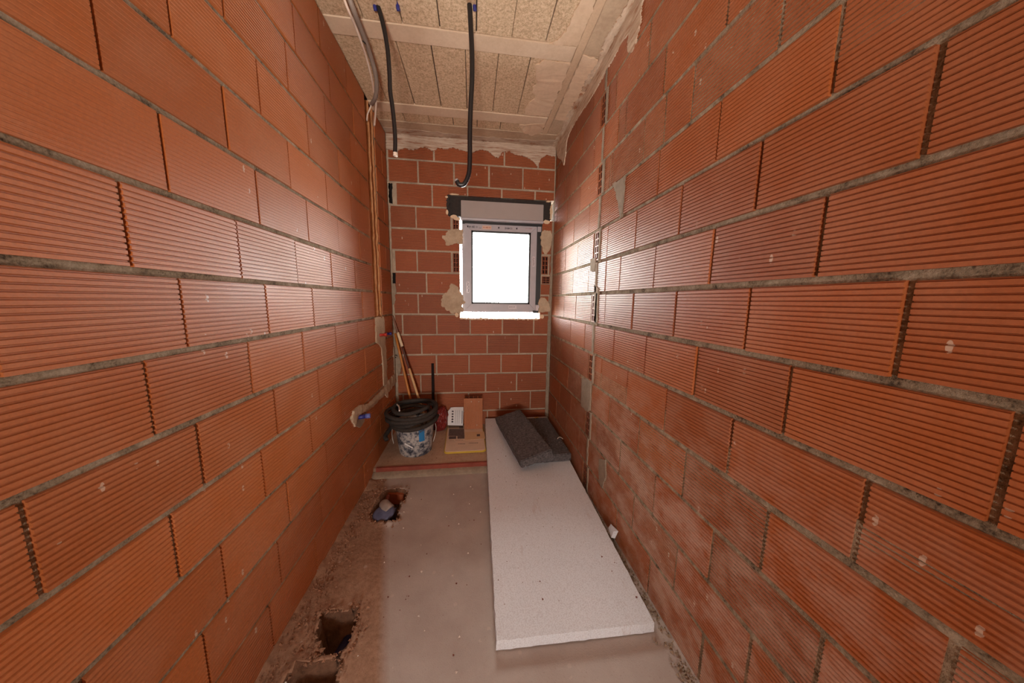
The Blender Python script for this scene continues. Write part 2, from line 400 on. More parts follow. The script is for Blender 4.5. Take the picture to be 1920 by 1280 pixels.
def put_brick(side, u0, u1, z0, z1, mt, gd, n, fat=.62, name='brick'):
    L, h = u1-u0, z1-z0
    if L < .012 or h < .012: return
    me = brick_mesh(L, h, mt, .04, gd, n, fat)
    o = bpy.data.objects.new(name, me); COL.objects.link(o); o.parent = WALLS[side]
    o.location = to_world(side, (u0+u1)/2, random.uniform(-.0016, .0016), (z0+z1)/2)
    o.rotation_euler = (random.uniform(-.004, .004), random.uniform(-.003, .003), ROT[side]+random.uniform(-.003, .003))
    return o
def subtract(r, c):
    u0, u1, z0, z1 = r; a0, a1, b0, b1 = c
    if u1 <= a0 or u0 >= a1 or z1 <= b0 or z0 >= b1: return [r]
    out = []
    if u0 < a0: out.append((u0, a0, z0, z1))
    if u1 > a1: out.append((a1, u1, z0, z1))
    m0, m1 = max(u0, a0), min(u1, a1)
    if z0 < b0: out.append((m0, m1, z0, b0))
    if z1 > b1: out.append((m0, m1, b1, z1))
    return out
SLOTS = []
def slot_brick(side, u0, u1, z0, z1, mt, cols=2, rows=4):
    """brick laid end-on: its hollow cells show"""
    m = MB(); W, h = u1-u0, z1-z0; t = .007; D = .05
    xs = [-W/2]; cw = (W-t*(cols+1))/cols
    for i in range(cols): xs += [xs[-1]+t, xs[-1]+t+cw]
    xs.append(W/2); zs = [-h/2]; ch = (h-t*(rows+1))/rows
    for i in range(rows): zs += [zs[-1]+t, zs[-1]+t+ch]
    zs.append(h/2)
    for i in range(len(xs)-1):
        for j in range(len(zs)-1):
            a, b, c, d = xs[i], xs[i+1], zs[j], zs[j+1]
            if i % 2 and j % 2:
                m.quad((a, D, c), (b, D, c), (b, D, d), (a, D, d), 1)
                m.quad((a, 0, c), (b, 0, c), (b, D, c), (a, D, c), 1); m.quad((a, D, d), (b, D, d), (b, 0, d), (a, 0, d), 1)
                m.quad((a, 0, c), (a, D, c), (a, D, d), (a, 0, d), 1); m.quad((b, D, c), (b, 0, c), (b, 0, d), (b, D, d), 1)
            else: m.quad((a, 0, c), (b, 0, c), (b, 0, d), (a, 0, d), 0)
    m.quad((-W/2, D, -h/2), (-W/2, 0, -h/2), (-W/2, 0, h/2), (-W/2, D, h/2)); m.quad((W/2, 0, -h/2), (W/2, D, -h/2), (W/2, D, h/2), (W/2, 0, h/2))
    m.quad((-W/2, D, -h/2), (W/2, D, -h/2), (W/2, 0, -h/2), (-W/2, 0, -h/2)); m.quad((-W/2, 0, h/2), (W/2, 0, h/2), (W/2, D, h/2), (-W/2, D, h/2))
    o = m.build('brick', [mt, DARKCLAY], WALLS[side]); o['label'] = 'brick laid end-on with its hollow cells showing'
    o.location = to_world(side, (u0+u1)/2, .001, (z0+z1)/2); o.rotation_euler = (0, 0, ROT[side])
def course(side, c, joints, lo, hi, mt, gd, n, bed, head, cuts, zcut=None):
    js = [lo]+[j for j in joints if lo+.02 < j < hi-.015]+[hi]
    z0 = c*PT+(bed/2); z1 = min((c+1)*PT-bed/2, H-.003)
    for a, b in zip(js, js[1:]):
        u0 = a+(head/2 if a > lo else 0)+random.uniform(-.001, .001); u1 = b-(head/2 if b < hi else 0)+random.uniform(-.001, .001)
        rs = [(u0, u1, z0+random.uniform(-.001, .001), z1+random.uniform(-.001, .001))]
        for q in cuts: rs = [x for r in rs for x in subtract(r, q)]
        for r in rs: put_brick(side, *r, mt, gd, n, (.68 if 4 < c < 10 else .50) if side == 'right' else .60)
def lat(phase, pitch, lo, hi): return [phase+pitch*k for k in range(-20, 20) if lo < phase+pitch*k < hi]
# back wall ------
PB = {0: .129, 1: -.049, 2: .112, 3: -.041, 4: .128, 5: -.031, 6: -.19, 7: -.41, 8: -.487, 9: -.407, 10: -.485, 11: -.047, 12: .139, 13: -.026}
slot_back = [(-.176, -.124, 9), (-.176, -.124, 8), (.622, .685, 8)]
for c in range(14):
    cuts = [(OPEN[0]-.002, OPEN[1]+.002, OPEN[2], OPEN[3]+.01), (BOXR[0], BOXR[1], 1.955, BOXR[3])]
    if c in (8,): cuts += [(-.195, OPEN[0], 0, 3), (OPEN[1], .70, 0, 3)]
    if c == 10: cuts += [(-.195, OPEN[0], 0, 1.95)]
    if c == 7: cuts += [(OPEN[1], .71, 1.39, 3)]
    hi = .702 if c < 6 else .722
    if c in (11,): cuts += [(XL, -.652, 0, 3)]
    if c == 8: cuts += [(XL, -.668, 0, 3)]
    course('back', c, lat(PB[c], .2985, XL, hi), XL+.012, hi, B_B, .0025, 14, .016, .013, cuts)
for (a, b, z0, z1, cc, rr) in BSLOT:
    slot_brick('back', a, b, z0, z1, B_B, cc, rr)
mb = MB()
for z0, z1 in ((10*PT+.01, 11*PT-.01), (7*PT+.07, 8*PT-.01)): mb.box(*( (XL+.012, XL+.035) if z0 > 1.6 else (XL+.014, XL+.034)), YB-.0008, YB+.03, z0, z1)
# right wall ------
EV = lambda p: [p-.2915*k for k in range(1, 8)]+[p]
RJ = {0: EV(1.604)+[1.70, 1.785, 2.075, 2.365, 2.655], 1: EV(1.46)+[1.73, 1.885, 2.18, 2.467], 2: EV(1.612)+[1.70, 1.785, 2.077, 2.37, 2.66],
      3: EV(1.462)+[1.725, 1.88, 2.177, 2.474], 4: EV(1.59)+[1.70, 1.783, 2.073, 2.367, 2.66], 5: EV(1.458)+[1.712, 1.867, 2.155, 2.462],
      6: EV(1.583)+[1.69, 1.783, 2.066, 2.348, 2.64], 7: EV(1.437)+[1.60, 1.737, 1.85, 2.15, 2.437], 8: EV(1.60)+[1.705, 1.79, 2.067, 2.352, 2.65],
      9: EV(1.459)+[1.721, 1.88, 2.17, 2.45], 10: EV(1.59)+[1.155, 1.619, 1.69, 1.77, 2.067, 2.35, 2.64], 11: EV(1.471)+[1.547, 1.849, 2.147, 2.44],
      12: EV(1.594)+[1.71, 1.775, 2.06, 2.35, 2.64], 13: EV(1.46)+[1.731, 1.9, 2.2, 2.5]}
for c in range(14):
    cuts = []
    if c % 2 == 0: cuts = [(1.69, 1.775, 0, 3)]
    if c in (3, 5, 7, 9): cuts = [(1.712, 1.738, 0, 3)]
    if c == 9: cuts.append((1.44, 1.475, 0, 3))
    if c == 3: cuts.append((1.70, 1.775, 0, 3))
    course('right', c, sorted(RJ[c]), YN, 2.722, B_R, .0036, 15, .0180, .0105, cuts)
    if c % 2 == 0: slot_brick('right', 1.712, 1.768, c*PT+.009, (c+1)*PT-.009, B_R, 2, 4)
# left wall ------
PL = {0: 1.291, 1: 1.361, 2: 1.143, 3: 1.33, 4: 1.42, 5: 1.325, 6: 1.427, 7: 1.329, 8: 1.433, 9: 1.332, 10: 1.493, 11: 1.37, 12: 1.443, 13: 1.365}
for c in range(14):
    cuts = [(2.258, 2.452, .93, 3), (2.375, 2.47, .56, .93)]
    js = lat(PL[c], .2995, YN, 2.46)+[2.60+.05*(c % 2)]
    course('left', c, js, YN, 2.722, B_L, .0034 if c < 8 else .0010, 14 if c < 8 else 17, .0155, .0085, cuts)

# ------------------------------------------------------------------ irregular patches of mortar and plaster on a surface
def ragged(name, outline, side, mt, parent, thick=.004, jag=.012, freq=30, seed=0, dome=0, stretch=(1, 1)):
    """outline: list of (u, z) on the wall plane (or (x, y) on the ceiling); real slab with a broken outline"""
    pts = []; n = len(outline)
    for i in range(n):
        a = Vector(outline[i]); b = Vector(outline[(i+1) % n]); k = max(1, int((b-a).length/.006))
        for j in range(k):
            p = a.lerp(b, j/k)
            nv = Vector((b.y-a.y, a.x-b.x)).normalized(); q = fr(p.x, p.y, seed, freq)*jag*min(1, 2*j/k+.2, 2*(k-j)/k+.2); pts.append(p+nv*q)
    bm = bmesh.new(); vs = [bm.verts.new((p.x, p.y, 0)) for p in pts]
    es = [bm.edges.new((vs[i], vs[(i+1) % len(vs)])) for i in range(len(vs))]
    bmesh.ops.triangle_fill(bm, use_beauty=True, edges=es)
    bmesh.ops.subdivide_edges(bm, edges=[e for e in bm.edges if e.calc_length() > .03], cuts=1, use_grid_fill=False)
    bmesh.ops.triangulate(bm, faces=bm.faces[:])
    edge = {v for e in bm.edges if e.is_boundary for v in e.verts}
    top = {v: (max(.0045 if side != 'ceil' else thick*.6, thick+fr(v.co.x, v.co.y, seed+3, 20)*thick*.5)+(0 if v in edge else dome)) for v in bm.verts}
    V = []; idx = {}; Fc = []
    def W(u, z, out):
        if side == 'ceil': return (u, z, H-out)
        if side == 'floor': return (u, z, out)
        return to_world(side, u, out, z)
    for v in bm.verts: idx[v] = len(V); V.append(W(v.co.x, v.co.y, top[v]))
    for f in bm.faces: Fc.append([idx[v] for v in f.verts])
    base = {}
    for v in edge: base[v] = len(V); V.append(W(v.co.x, v.co.y, -.008))
    for e in bm.edges:
        if e.is_boundary: a, b = e.verts; Fc.append([idx[a], idx[b], base[b], base[a]])
    bm.free()
    me = bpy.data.meshes.new(name); me.from_pydata(V, [], Fc); me.materials.append(mt)
    bm = bmesh.new(); bm.from_mesh(me); bmesh.ops.recalc_face_normals(bm, faces=bm.faces[:])
    bm.to_mesh(me); bm.free()
    return link(name, me, parent)
def onwall(side, pix):
    ax, v = {'back': ('y', YB), 'right': ('x', XR), 'left': ('x', XL), 'ceil': ('z', H), 'floor': ('z', 0)}[side]
    out = []
    for p in pix:
        h = hit(*p, ax, v); out.append({'back': (h.x, h.z), 'right': (h.y, h.z), 'left': (h.y, h.z), 'ceil': (h.x, h.y), 'floor': (h.x, h.y)}[side])
    return out
def blob(cu, cz, ru, rz, n=14): return [(cu+ru*math.cos(2*math.pi*i/n), cz+rz*math.sin(2*math.pi*i/n)) for i in range(n)]
PBK = wall_back; PRT = wall_right; PLF = wall_left
ragged('mortar_patch', [(-.092, 1.85), (-.19, 1.845), (-.235, 1.815), (-.268, 1.78), (-.245, 1.74), (-.22, 1.708), (-.092, 1.722)], 'back', PATCH, PBK, .006, .02, 30, 1)
ragged('mortar_patch', [(-.092, 1.28), (-.15, 1.36), (-.20, 1.385), (-.235, 1.30), (-.275, 1.27), (-.285, 1.20), (-.25, 1.15), (-.18, 1.115), (-.092, 1.128)], 'back', PATCH, PBK, .006, .025, 30, 2)
ragged('mortar_patch', [(.612, 1.85), (.64, 1.875), (.70, 1.87), (.715, 1.82), (.705, 1.72), (.668, 1.655), (.635, 1.68), (.612, 1.75)], 'back', PATCH, PBK, .006, .012, 30, 3)
ragged('mortar_patch', [(.608, 1.245), (.63, 1.27), (.665, 1.265), (.695, 1.23), (.715, 1.18), (.712, 1.14), (.608, 1.128)], 'back', PATCH, PBK, .006, .012, 30, 4)
ragged('corner_mortar', [(.70, .05), (.726, .05), (.726, 1.95), (.712, 1.95), (.706, 1.1), (.698, 1.05)], 'back', GREYM, PBK, .004, .006, 20, 5)
ragged('corner_mortar', [(XL+.002, .05), (XL+.02, .05), (XL+.018, 1.0), (XL+.012, 1.6), (XL+.016, 2.2), (XL+.002, 2.2)], 'back', MORTB, PBK, .003, .005, 20, 6)
ragged('corner_mortar', [(XL+.002, .62), (XL+.03, .55), (XL+.055, .62), (XL+.06, .72), (XL+.04, .85), (XL+.002, .9)], 'back', GREYM, PBK, .006, .01, 25, 7)
ragged('mortar_patch', [(XL+.002, 1.18), (XL+.02, 1.2), (XL+.035, 1.3), (XL+.025, 1.4), (XL+.002, 1.4)], 'back', GREYM, PBK, .005, .008, 25, 8)
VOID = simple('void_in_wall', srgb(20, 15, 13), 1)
ragged('broken_void', [(XL+.01, 10*PT+.0), (XL+.03, 10*PT+.01), (XL+.04, 11.95*PT), (XL+.008, 11.98*PT)] if 0 else [(XL+.006, 11*PT+.012), (XL+.032, 11*PT+.01), (XL+.03, 11.5*PT), (XL+.036, 12*PT-.012), (XL+.006, 12*PT-.012)], 'back', VOID, PBK, .0015, .005, 40, 11)
ragged('broken_void', [(XL+.008, 7.45*PT), (XL+.032, 7.45*PT), (XL+.034, 8*PT-.01), (XL+.01, 8*PT-.01)], 'back', VOID, PBK, .006, .003, 40, 12)
# brushed plaster band under the ceiling
low = onwall('back', [(724, 279), (745, 283), (760, 277), (775, 282), (790, 276), (800, 277), (815, 285), (820, 277), (836, 280), (850, 277), (870, 283), (885, 287), (900, 281), (915, 283), (925, 292), (934, 297), (942, 285), (955, 283), (965, 290), (985, 294), (1000, 303), (1008, 313), (1014, 298), (1025, 290), (1041, 294)])
ragged('plaster_band', low+[(XR-.002, H-.004), (XL+.002, H-.004)], 'back', PLAST, PBK, .006, .011, 60, 13)
edge = onwall('right', [(1204, 10), (1203, 40), (1196, 68), (1186, 98), (1178, 97), (1180, 62), (1168, 78), (1150, 112), (1134, 138), (1116, 172), (1104, 192), (1094, 206), (1086, 218), (1080, 228), (1070, 246), (1064, 262), (1061, 290), (1058, 310), (1054, 300), (1047, 296)])
edge = [(y, min(z, H-.012)) for y, z in edge]
ragged('plaster_band', [(.2, H-.05), (.7, H-.07), (1.2, H-.02)]+edge+[(YB-.004, H-.004), (.2, H-.004)], 'right', PLASTR, PRT, .006, .009, 60, 14)
# right wall mortar spots
ragged('joint_mortar_patch', onwall('right', [(1150, 345), (1174, 330), (1172, 360), (1168, 395), (1164, 410), (1160, 380)]), 'right', GREYM, PRT, .003, .008, 40, 15)
ragged('joint_mortar_patch', onwall('right', [(1092, 708), (1108, 716), (1106, 740), (1103, 772), (1090, 760)]), 'right', GREYM, PRT, .004, .008, 40, 16)
ragged('joint_mortar_patch', onwall('right', [(1108, 486), (1118, 483), (1116, 509), (1108, 508)]), 'right', GREYM, PRT, .0025, .006, 40, 17)
ragged('joint_mortar_patch', onwall('right', [(1115, 534), (1123, 540), (1122, 565), (1121, 604), (1116, 604)]), 'right', GREYM, PRT, .0025, .006, 40, 22)
ragged('joint_mortar_patch', onwall('right', [(1124, 860), (1136, 862), (1137, 890), (1130, 915), (1124, 905)]), 'right', GREYM, PRT, .003, .008, 40, 18)
# vertical mortar at the bonded-in cross wall
for c in range(14):
    u = 1.700 if c % 2 == 0 else 1.725
    ragged('joint_mortar_patch', [(u-.011, c*PT+.005), (u+.009, c*PT+.005), (u+.011, (c+1)*PT-.004), (u-.008, (c+1)*PT-.004)], 'right', GREYM, PRT, .0015, .006, 40, 30+c)
# left wall: chase filling, ribs of broken web, repairs
CHM = rough_mat('chase_clay_and_mortar', [(.3, srgb(176, 112, 66)), (.55, srgb(206, 150, 104)), (.75, srgb(214, 180, 146))], 10, 70, .8, .004)
m = MB()
for k, (u, wd, o_) in enumerate(((2.268, .02, -.012), (2.30, .035, -.02), (2.352, .012, -.006), (2.392, .03, -.018), (2.436, .024, -.008))):
    R1 = []
    for i in range(70):
        z = .95+i*(H-.95)/69; e = fr(z, k*3.1, 0, 6)*.008; o2 = o_+fr(z, k, 4, 15)*.006
        R1.append([(XL-.04, u-wd/2, z), (XL-.04, u+wd/2, z), (XL+o2, u+wd/2*.8+e, z), (XL+o2, u-wd/2*.8+e, z)])
    m.loft(R1)
o = m.build('chase_ribs', CHM, PLF)
ragged('chase_filling', [(2.245, .93), (2.30, .90), (2.36, .86), (2.385, .70), (2.375, .56), (2.47, .56), (2.475, .8), (2.47, .95), (2.455, 1.10), (2.26, 1.10)], 'left', PATCH, PLF, .006, .018, 24, 51)
diag = onwall('left', [(658, 786), (661, 770), (672, 760), (690, 756), (706, 740), (720, 726), (728, 712), (740, 700), (742, 716), (728, 734), (714, 746), (700, 760), (688, 770), (672, 778), (664, 800)])
ragged('chase_filling', diag, 'left', PATCH, PLF, .007, .012, 24, 52, dome=.004)
ragged('chase_filling', onwall('left', [(664, 786), (686, 772), (682, 790), (674, 802), (664, 798)]), 'left', GREYM, PLF, .004, .008, 30, 53)
ragged('chase_filling', onwall('left', [(720, 730), (727, 728), (726, 745), (722, 742)]), 'left', PATCH, PLF, .007, .01, 30, 54)
ragged('chase_filling', [(2.70, .50), (2.735, .5), (2.735, .82), (2.71, .80)], 'left', GREYM, PLF, .006, .008, 30, 55)

# ------------------------------------------------------------------ ceiling
struct_c = MB().box(XL-.14, XR+.14, YN-.1, YB+.15, H+.012, H+.2).build('ceiling', CDARK); ceiling = struct(struct_c)
JY = [2.402-.627*k for k in range(6)]                      # joist centres
def slab(name, x0, x1, y0, y1, mt, drop=0., rough=0., seed=0):
    """one underside panel with slightly rounded, uneven edge"""
    b = .0025; m = MB()
    def j(): return random.uniform(-rough, rough)
    base = [(x0+j(), y0+j()), (x1+j(), y0+j()), (x1+j(), y1+j()), (x0+j(), y1+j())]
    cx, cy = (x0+x1)/2, (y0+y1)/2
    ins = [(x+(b if x < cx else -b), y+(b if y < cy else -b)) for x, y in base]
    m.loft([[(x, y, H+.03) for x, y in base], [(x, y, H-drop+b) for x, y in base], [(x, y, H-drop) for x, y in ins]])
    return m.build(name, mt, ceiling)
for k, yc in enumerate(JY):
    slab('joist', XL-.01, .553, yc-.0515, yc+.0515, CBEAM, .004)
    ytop = yc+.0515; ph = {0: .035, 1: -.038, 2: .021}.get(k, .021+.03*k)
    y0, y1 = (ytop, 2.565) if k == 0 else (ytop, JY[k-1]-.0515)
    xs = [XL-.01]+[x for x in lat(ph, .181, XL+.03, .50)]+[.545]
    for a, b in zip(xs, xs[1:]):
        slab('ceiling_block', a+.0015, b-.0015-random.uniform(0, .0015), y0+.002, y1-.002, CBLOCK, random.uniform(-.002, .001), .0012)
for a, b in zip((YN, .0, .52, 1.15, 1.775, 2.226), (.0, .52, 1.15, 1.775, 2.226, 2.562)): slab('formwork_panel', .602, XR+.005, a+.0015, b-.0015, CRAW, -.001)
slab('formwork_strip', .556, .599, YN, 2.56, CBOARD, .003)
slab('ring_beam', XL-.005, XR+.005, 2.567, YB+.01, CRAW, .0015)
sm = [(.553, 2.33), (.375, 2.335), (.37, 2.26), (.385, 2.20), (.42, 2.15), (.385, 2.10), (.378, 2.05), (.398, 2.0), (.375, 1.93), (.36, 1.88), (.40, 1.83), (.553, 1.83)]
ragged('cement_smear', sm, 'ceil', CSMEAR, ceiling, .0055, .016, 24, 60)
sm = [(.553, 1.72), (.40, 1.722), (.44, 1.70), (.455, 1.66), (.475, 1.60), (.478, 1.51), (.50, 1.45), (.47, 1.38), (.49, 1.26), (.553, 1.22)]
ragged('cement_smear', sm, 'ceil', CSMEAR, ceiling, .0055, .014, 24, 61)
ragged('cement_smear', [(.605, 2.36), (XR-.01, 2.36), (XR-.01, 1.86), (.70, 1.79), (.605, 1.77)], 'ceil', CSMEAR, ceiling, .0045, .012, 24, 62)
ragged('cement_smear', [(.36, 2.47), (.46, 2.44), (.545, 2.42), (.56, 2.53), (.48, 2.60), (.40, 2.56)], 'ceil', CSMEAR, ceiling, .0055, .012, 24, 63)
ragged('plaster_edge', [(XR-.001, 1.25), (XR-.001, YB), (XR-.04, YB-.004), (XR-.035, 2.5), (XR-.05, 2.3), (XR-.03, 2.1), (XR-.045, 1.95), (XR-.025, 1.8), (XR-.05, 1.65), (XR-.03, 1.45)], 'ceil', PLASTR, ceiling, .006, .018, 50, 64)
ragged('plaster_edge', [(XL+.001, 2.66), (0, 2.68), (.5, 2.67), (XR-.03, 2.64), (XR-.001, YB-.001), (XL+.001, YB-.001)], 'ceil', PLAST, ceiling, .004, .016, 16, 65)

# ------------------------------------------------------------------ window with its shutter box
win = bpy.data.objects.new('window_1', None); COL.objects.link(win); win.location = (.25, YB+.05, 1.10); struct(win)
def wbox(name, x0, x1, y0, y1, z0, z1, mt, bev=.002, parent=win):
    bm = bmesh.new(); bmesh.ops.create_cube(bm, size=1)
    for v in bm.verts: v.co = ((x0+x1)/2+v.co.x*(x1-x0), (y0+y1)/2+v.co.y*(y1-y0), (z0+z1)/2+v.co.z*(z1-z0))
    if bev: bmesh.ops.bevel(bm, geom=bm.edges[:], offset=bev, segments=2, affect='EDGES')
    me = bpy.data.meshes.new(name); bm.to_mesh(me); bm.free(); me.materials.append(mt)
    o = link(name, me, None)
    if parent:
        o.parent = parent; o.location = -Vector(parent.location) if not any(parent.rotation_euler) else o.location
    return o
def wpoly(name, prism, y0, y1, mt, parent=win):
    n = len(prism); V = [(x, y0, z) for x, z in prism]+[(x, y1, z) for x, z in prism]
    Fc = [tuple(range(n)), tuple(reversed(range(n, 2*n)))]+[(i, i+n, (i+1) % n+n, (i+1) % n) for i in range(n)]
    V = [tuple(Vector(v)-Vector(parent.location)) for v in V] if parent else V
    o = mesh(name, V, Fc, mt, parent)
    return o
fy = YB+.022
ox0, ox1, oz0, oz1 = -.098, .612, 1.128, 1.955       # outer frame
for nm, r in (('outer_frame', (ox0, ox0+.035, oz0, oz1)), ('outer_frame', (ox1-.035, ox1, oz0, oz1)), ('outer_frame', (ox0+.035, ox1-.035, oz0, oz0+.032)), ('outer_frame', (ox0+.035, ox1-.035, oz1-.06, oz1))):
    wbox(nm, r[0], r[1], fy+.012, fy+.075, r[2], r[3], ALU)
sx0, sx1, sz0, sz1 = -.072, .578, 1.148, 1.905; sw = .056  # sash, mitred corners
i0, i1, k0, k1 = sx0+sw, sx1-sw, sz0+sw, sz1-sw; g = .0008
for p in ([(sx0, sz0), (sx1, sz0), (i1-g, k0), (i0+g, k0)], [(sx0, sz1), (i0+g, k1), (i1-g, k1), (sx1, sz1)],
          [(sx0, sz0+g*2), (i0, k0+g), (i0, k1-g), (sx0, sz1-g*2)], [(sx1, sz0+g*2), (sx1, sz1-g*2), (i1, k1-g), (i1, k0+g)]):
    wpoly('sash_rail', p, fy-.008, fy+.05, ALU)
for p in ([(i0, k0), (i1, k0), (i1, k0+.014), (i0, k0+.014)], [(i0, k1-.014), (i1, k1-.014), (i1, k1), (i0, k1)], [(i0, k0), (i0+.014, k0), (i0+.014, k1), (i0, k1)], [(i1-.014, k0), (i1, k0), (i1, k1), (i1-.014, k1)]):
    wpoly('glazing_gasket', p, fy+.0, fy+.04, GASK)
for p in ([(sx0+.004, sz0+.004), (sx1-.004, sz0+.004), (i1-.004, k0+.004), (i0+.004, k0+.004)], [(sx0+.004, sz1-.004), (i0+.004, k1-.004), (i1-.004, k1-.004), (sx1-.004, sz1-.004)],
          [(sx0+.004, sz0+.004), (i0+.004, k0+.004), (i0+.004, k1-.004), (sx0+.004, sz1-.004)], [(sx1-.004, sz0+.004), (sx1-.004, sz1-.004), (i1-.004, k1-.004), (i1-.004, k0+.004)]):
    wpoly('sash_core', p, fy+.045, fy+.06, GASK)
gm, nt, p = mat('window_glass'); nt.nodes.remove(p); out = nt.nodes['Material Output']
tr = N(nt, 'ShaderNodeBsdfTransparent'); gl = N(nt, 'ShaderNodeBsdfGlossy'); gl.inputs['Roughness'].default_value = .02
fz = N(nt, 'ShaderNodeFresnel'); fz.inputs[0].default_value = 1.45; ms = N(nt, 'ShaderNodeMixShader'); tr.inputs[0].default_value = (.95, .97, .96, 1)
nt.links.new(fz.outputs[0], ms.inputs[0]); nt.links.new(tr.outputs[0], ms.inputs[1]); nt.links.new(gl.outputs[0], ms.inputs[2]); nt.links.new(ms.outputs[0], out.inputs[0])
pane = wbox('pane', i0+.008, i1-.008, fy+.022, fy+.026, k0+.008, k1-.008, gm, 0)
wbox('shade_gap_strip', sx1+.003, .625, fy-.004, fy+.03, 1.20, 1.905, GASK)  # black strip added where the gap beside the frame lies in shade
for z in (1.145, 1.86): wbox('hinge', sx1+.004, ox1+.004, fy-.012, fy+.0, z, z+.05, ALU if z > 1.5 else ALUL)
wbox('lower_seal', sx1-.02, ox1+.004, fy-.006, fy+.02, 1.122, 1.146, GASK)
# shutter box: dark insulated housing with grey cover in front
m = MB(); rng = random.Random(3); R1 = []
wbox('shutter_housing', -.208, .702, YB+.012, YB+.145, 1.962, 2.128, DARKB, .004)
wbox('shutter_housing_end', -.178, -.172, YB+.004, YB+.02, 1.955, 2.125, DARKB, .001)
cov = wbox('shutter_cover', -.103, .626, YB-.016, YB+.03, 1.945, 2.088, ALUB, .003)
lip = [[(x, YB-.018-.012*math.sin(a), 1.936-.012*math.cos(a)) for a in [math.pi*t/6 for t in range(7)]]+[(x, YB+.02, 1.948), (x, YB+.02, 1.924)] for x in (-.103, .626)]
o = MB().loft(lip).build('cover_lip', ALU, win); o.location = -Vector(win.location)
wbox('box_underside', -.095, ox1+.01, YB+.0, YB+.06, 1.905, 1.935, GASK, .001)
wbox('upper_rail', -.055, .57, YB+.004, YB+.03, 1.905, 1.928, ALUL, .001)
# film print and stickers
def strokes(name, x0, x1, z, h, y, mt, dens=.006, seed=0):
    r = random.Random(seed); m = MB(); x = x0
    while x < x1:
        wd = r.uniform(.001, .004); hh = h*r.uniform(.3, 1); 
        if r.random() < .8: m.box(x, x+wd, y-.0006, y, z-hh/2, z+hh/2)
        m.box(x, min(x1, x+dens), y-.0006, y, z-h*.12, z+h*.05) if r.random() < .5 else None
        x += wd+r.uniform(.001, dens)
    o = m.build(name, mt, win); o.location = -Vector(win.location); return o
ys = fy-.0085
strokes('film_print', -.035, .045, 1.878, .020, ys, INK, seed=1); strokes('film_print', .285, .35, 1.878, .022, ys, INK, seed=2)
strokes('film_print', .055, .075, 1.872, .02, ys, INK, seed=3); strokes('film_print', .47, .53, 1.885, .01, ys, INKR, seed=4)
strokes('film_print', -.02, .12, 1.915, .006, YB+.0035, INK, seed=5); strokes('film_print', .30, .5, 1.915, .006, YB+.0035, INKR, seed=6)
for x in (-.052, .222, .385): wbox('print_mark', x, x+.012, ys-.0006, ys+.001, 1.873, 1.887, INK, 0)
wbox('sticker', .082, .162, ys-.001, ys+.001, 1.862, 1.893, INKP, 0); strokes('film_print', .09, .155, 1.878, .018, ys-.001, INKR, seed=7)
wbox('sticker', .325, .40, ys-.001, ys+.001, 1.16, 1.192, ALUL, 0); strokes('film_print', .332, .39, 1.178, .014, ys-.001, INK, seed=8)
wbox('sticker', -.062, -.035, ys-.001, ys+.001, 1.30, 1.40, ALUL, 0)
wbox('sticker', .54, .562, ys-.001, ys+.001, 1.55, 1.64, ALUL, 0)
m = MB(); r = random.Random(5)
for (xx, zz) in [(-.047+r.uniform(-.006, .006), 1.31+k*.005) for k in range(17)]+[(.551+r.uniform(-.004, .004), 1.56+k*.006) for k in range(12)]:
    m.box(xx-.004, xx+.004, ys-.0018, ys-.0008, zz, zz+.003)
o = m.build('film_print', INK, win); o.location = -Vector(win.location)
strokes('glass_label', .238, .262, 1.668, .006, fy+.021, simple('faded_ink', srgb(170, 180, 186), .8), seed=9)
strokes('glass_label', .262, .295, 1.668, .008, fy+.021, simple('faded_ink_dark', srgb(70, 90, 100), .8), seed=10)
# broken mortar round the opening; its pale tone paints in daylight from the gaps
LIP = rough_mat('lit_reveal_mortar', [(.3, srgb(210, 176, 140)), (.7, srgb(236, 214, 186))], 14, 60, .8, .004)
for k, (x, z, a, b) in enumerate(((-.165, 1.95, .03, .016), (-.14, 1.935, .028, .014), (-.225, 2.11, .012, .008), (-.222, 1.985, .01, .02), (.66, 1.945, .03, .016), (.70, 2.03, .012, .07), (-.15, 1.10, .016, .02), (.643, 1.09, .016, .02), (.67, 2.12, .02, .006), (-.16, 2.135, .04, .005))):
    ragged('reveal_mortar_lit', blob(x, z, a, b), 'back', LIP, PBK, .007, .01, 50, 70+k)
ragged('reveal_mortar_lit', [(OPEN[0], 1.072), (0, 1.066), (.1, 1.071), (.2, 1.065), (.35, 1.07), (.5, 1.066), (OPEN[1], 1.07), (.6, 1.058), (.3, 1.060), (0, 1.057), (-.12, 1.062)], 'back', LIP, PBK, .003, .012, 50, 90)
ragged('broken_edge', [(-.215, 1.96), (-.19, 1.955), (-.205, 2.03), (-.195, 2.13), (-.22, 2.125), (-.228, 2.04)], 'back', DARKB, PBK, .003, .012, 40, 92)

# ------------------------------------------------------------------ cables and conduits hanging from the ceiling
def P3(px, py, y): return hit(px, py, 'y', y)
t = thing('black_conduit', 'long black corrugated conduit hanging in front of the window, its end hooked upward', 'conduit', (hit(880, 10, 'z', H).x, 1.58, H))
pth = [Vector((-.013, 1.575, H+.02))]+[P3(a, b, 1.585) for a, b in ((882.5, 45), (885, 100), (885, 150), (882.5, 200), (881, 250), (881, 295), (879, 325), (871, 344), (861, 346), (856.5, 339))]
def rel(o, t): o.parent = t; o.location = -Vector(t.location); return o
rel(tube('conduit_tube', pth, .0118, BLACKP, ridge=.0018, step=.0025, k=12), t)
rel(tube('cut_end', [pth[-1], pth[-1]+(pth[-1]-pth[-2])*.35], .0095, simple('cut_end_lit', srgb(150, 146, 148), .4), k=12), t)  # grey tone of the end paints in light from the window
t = thing('black_conduit', 'shorter black conduit hanging straight down near the left wall', 'conduit', (-.44, 1.64, H))
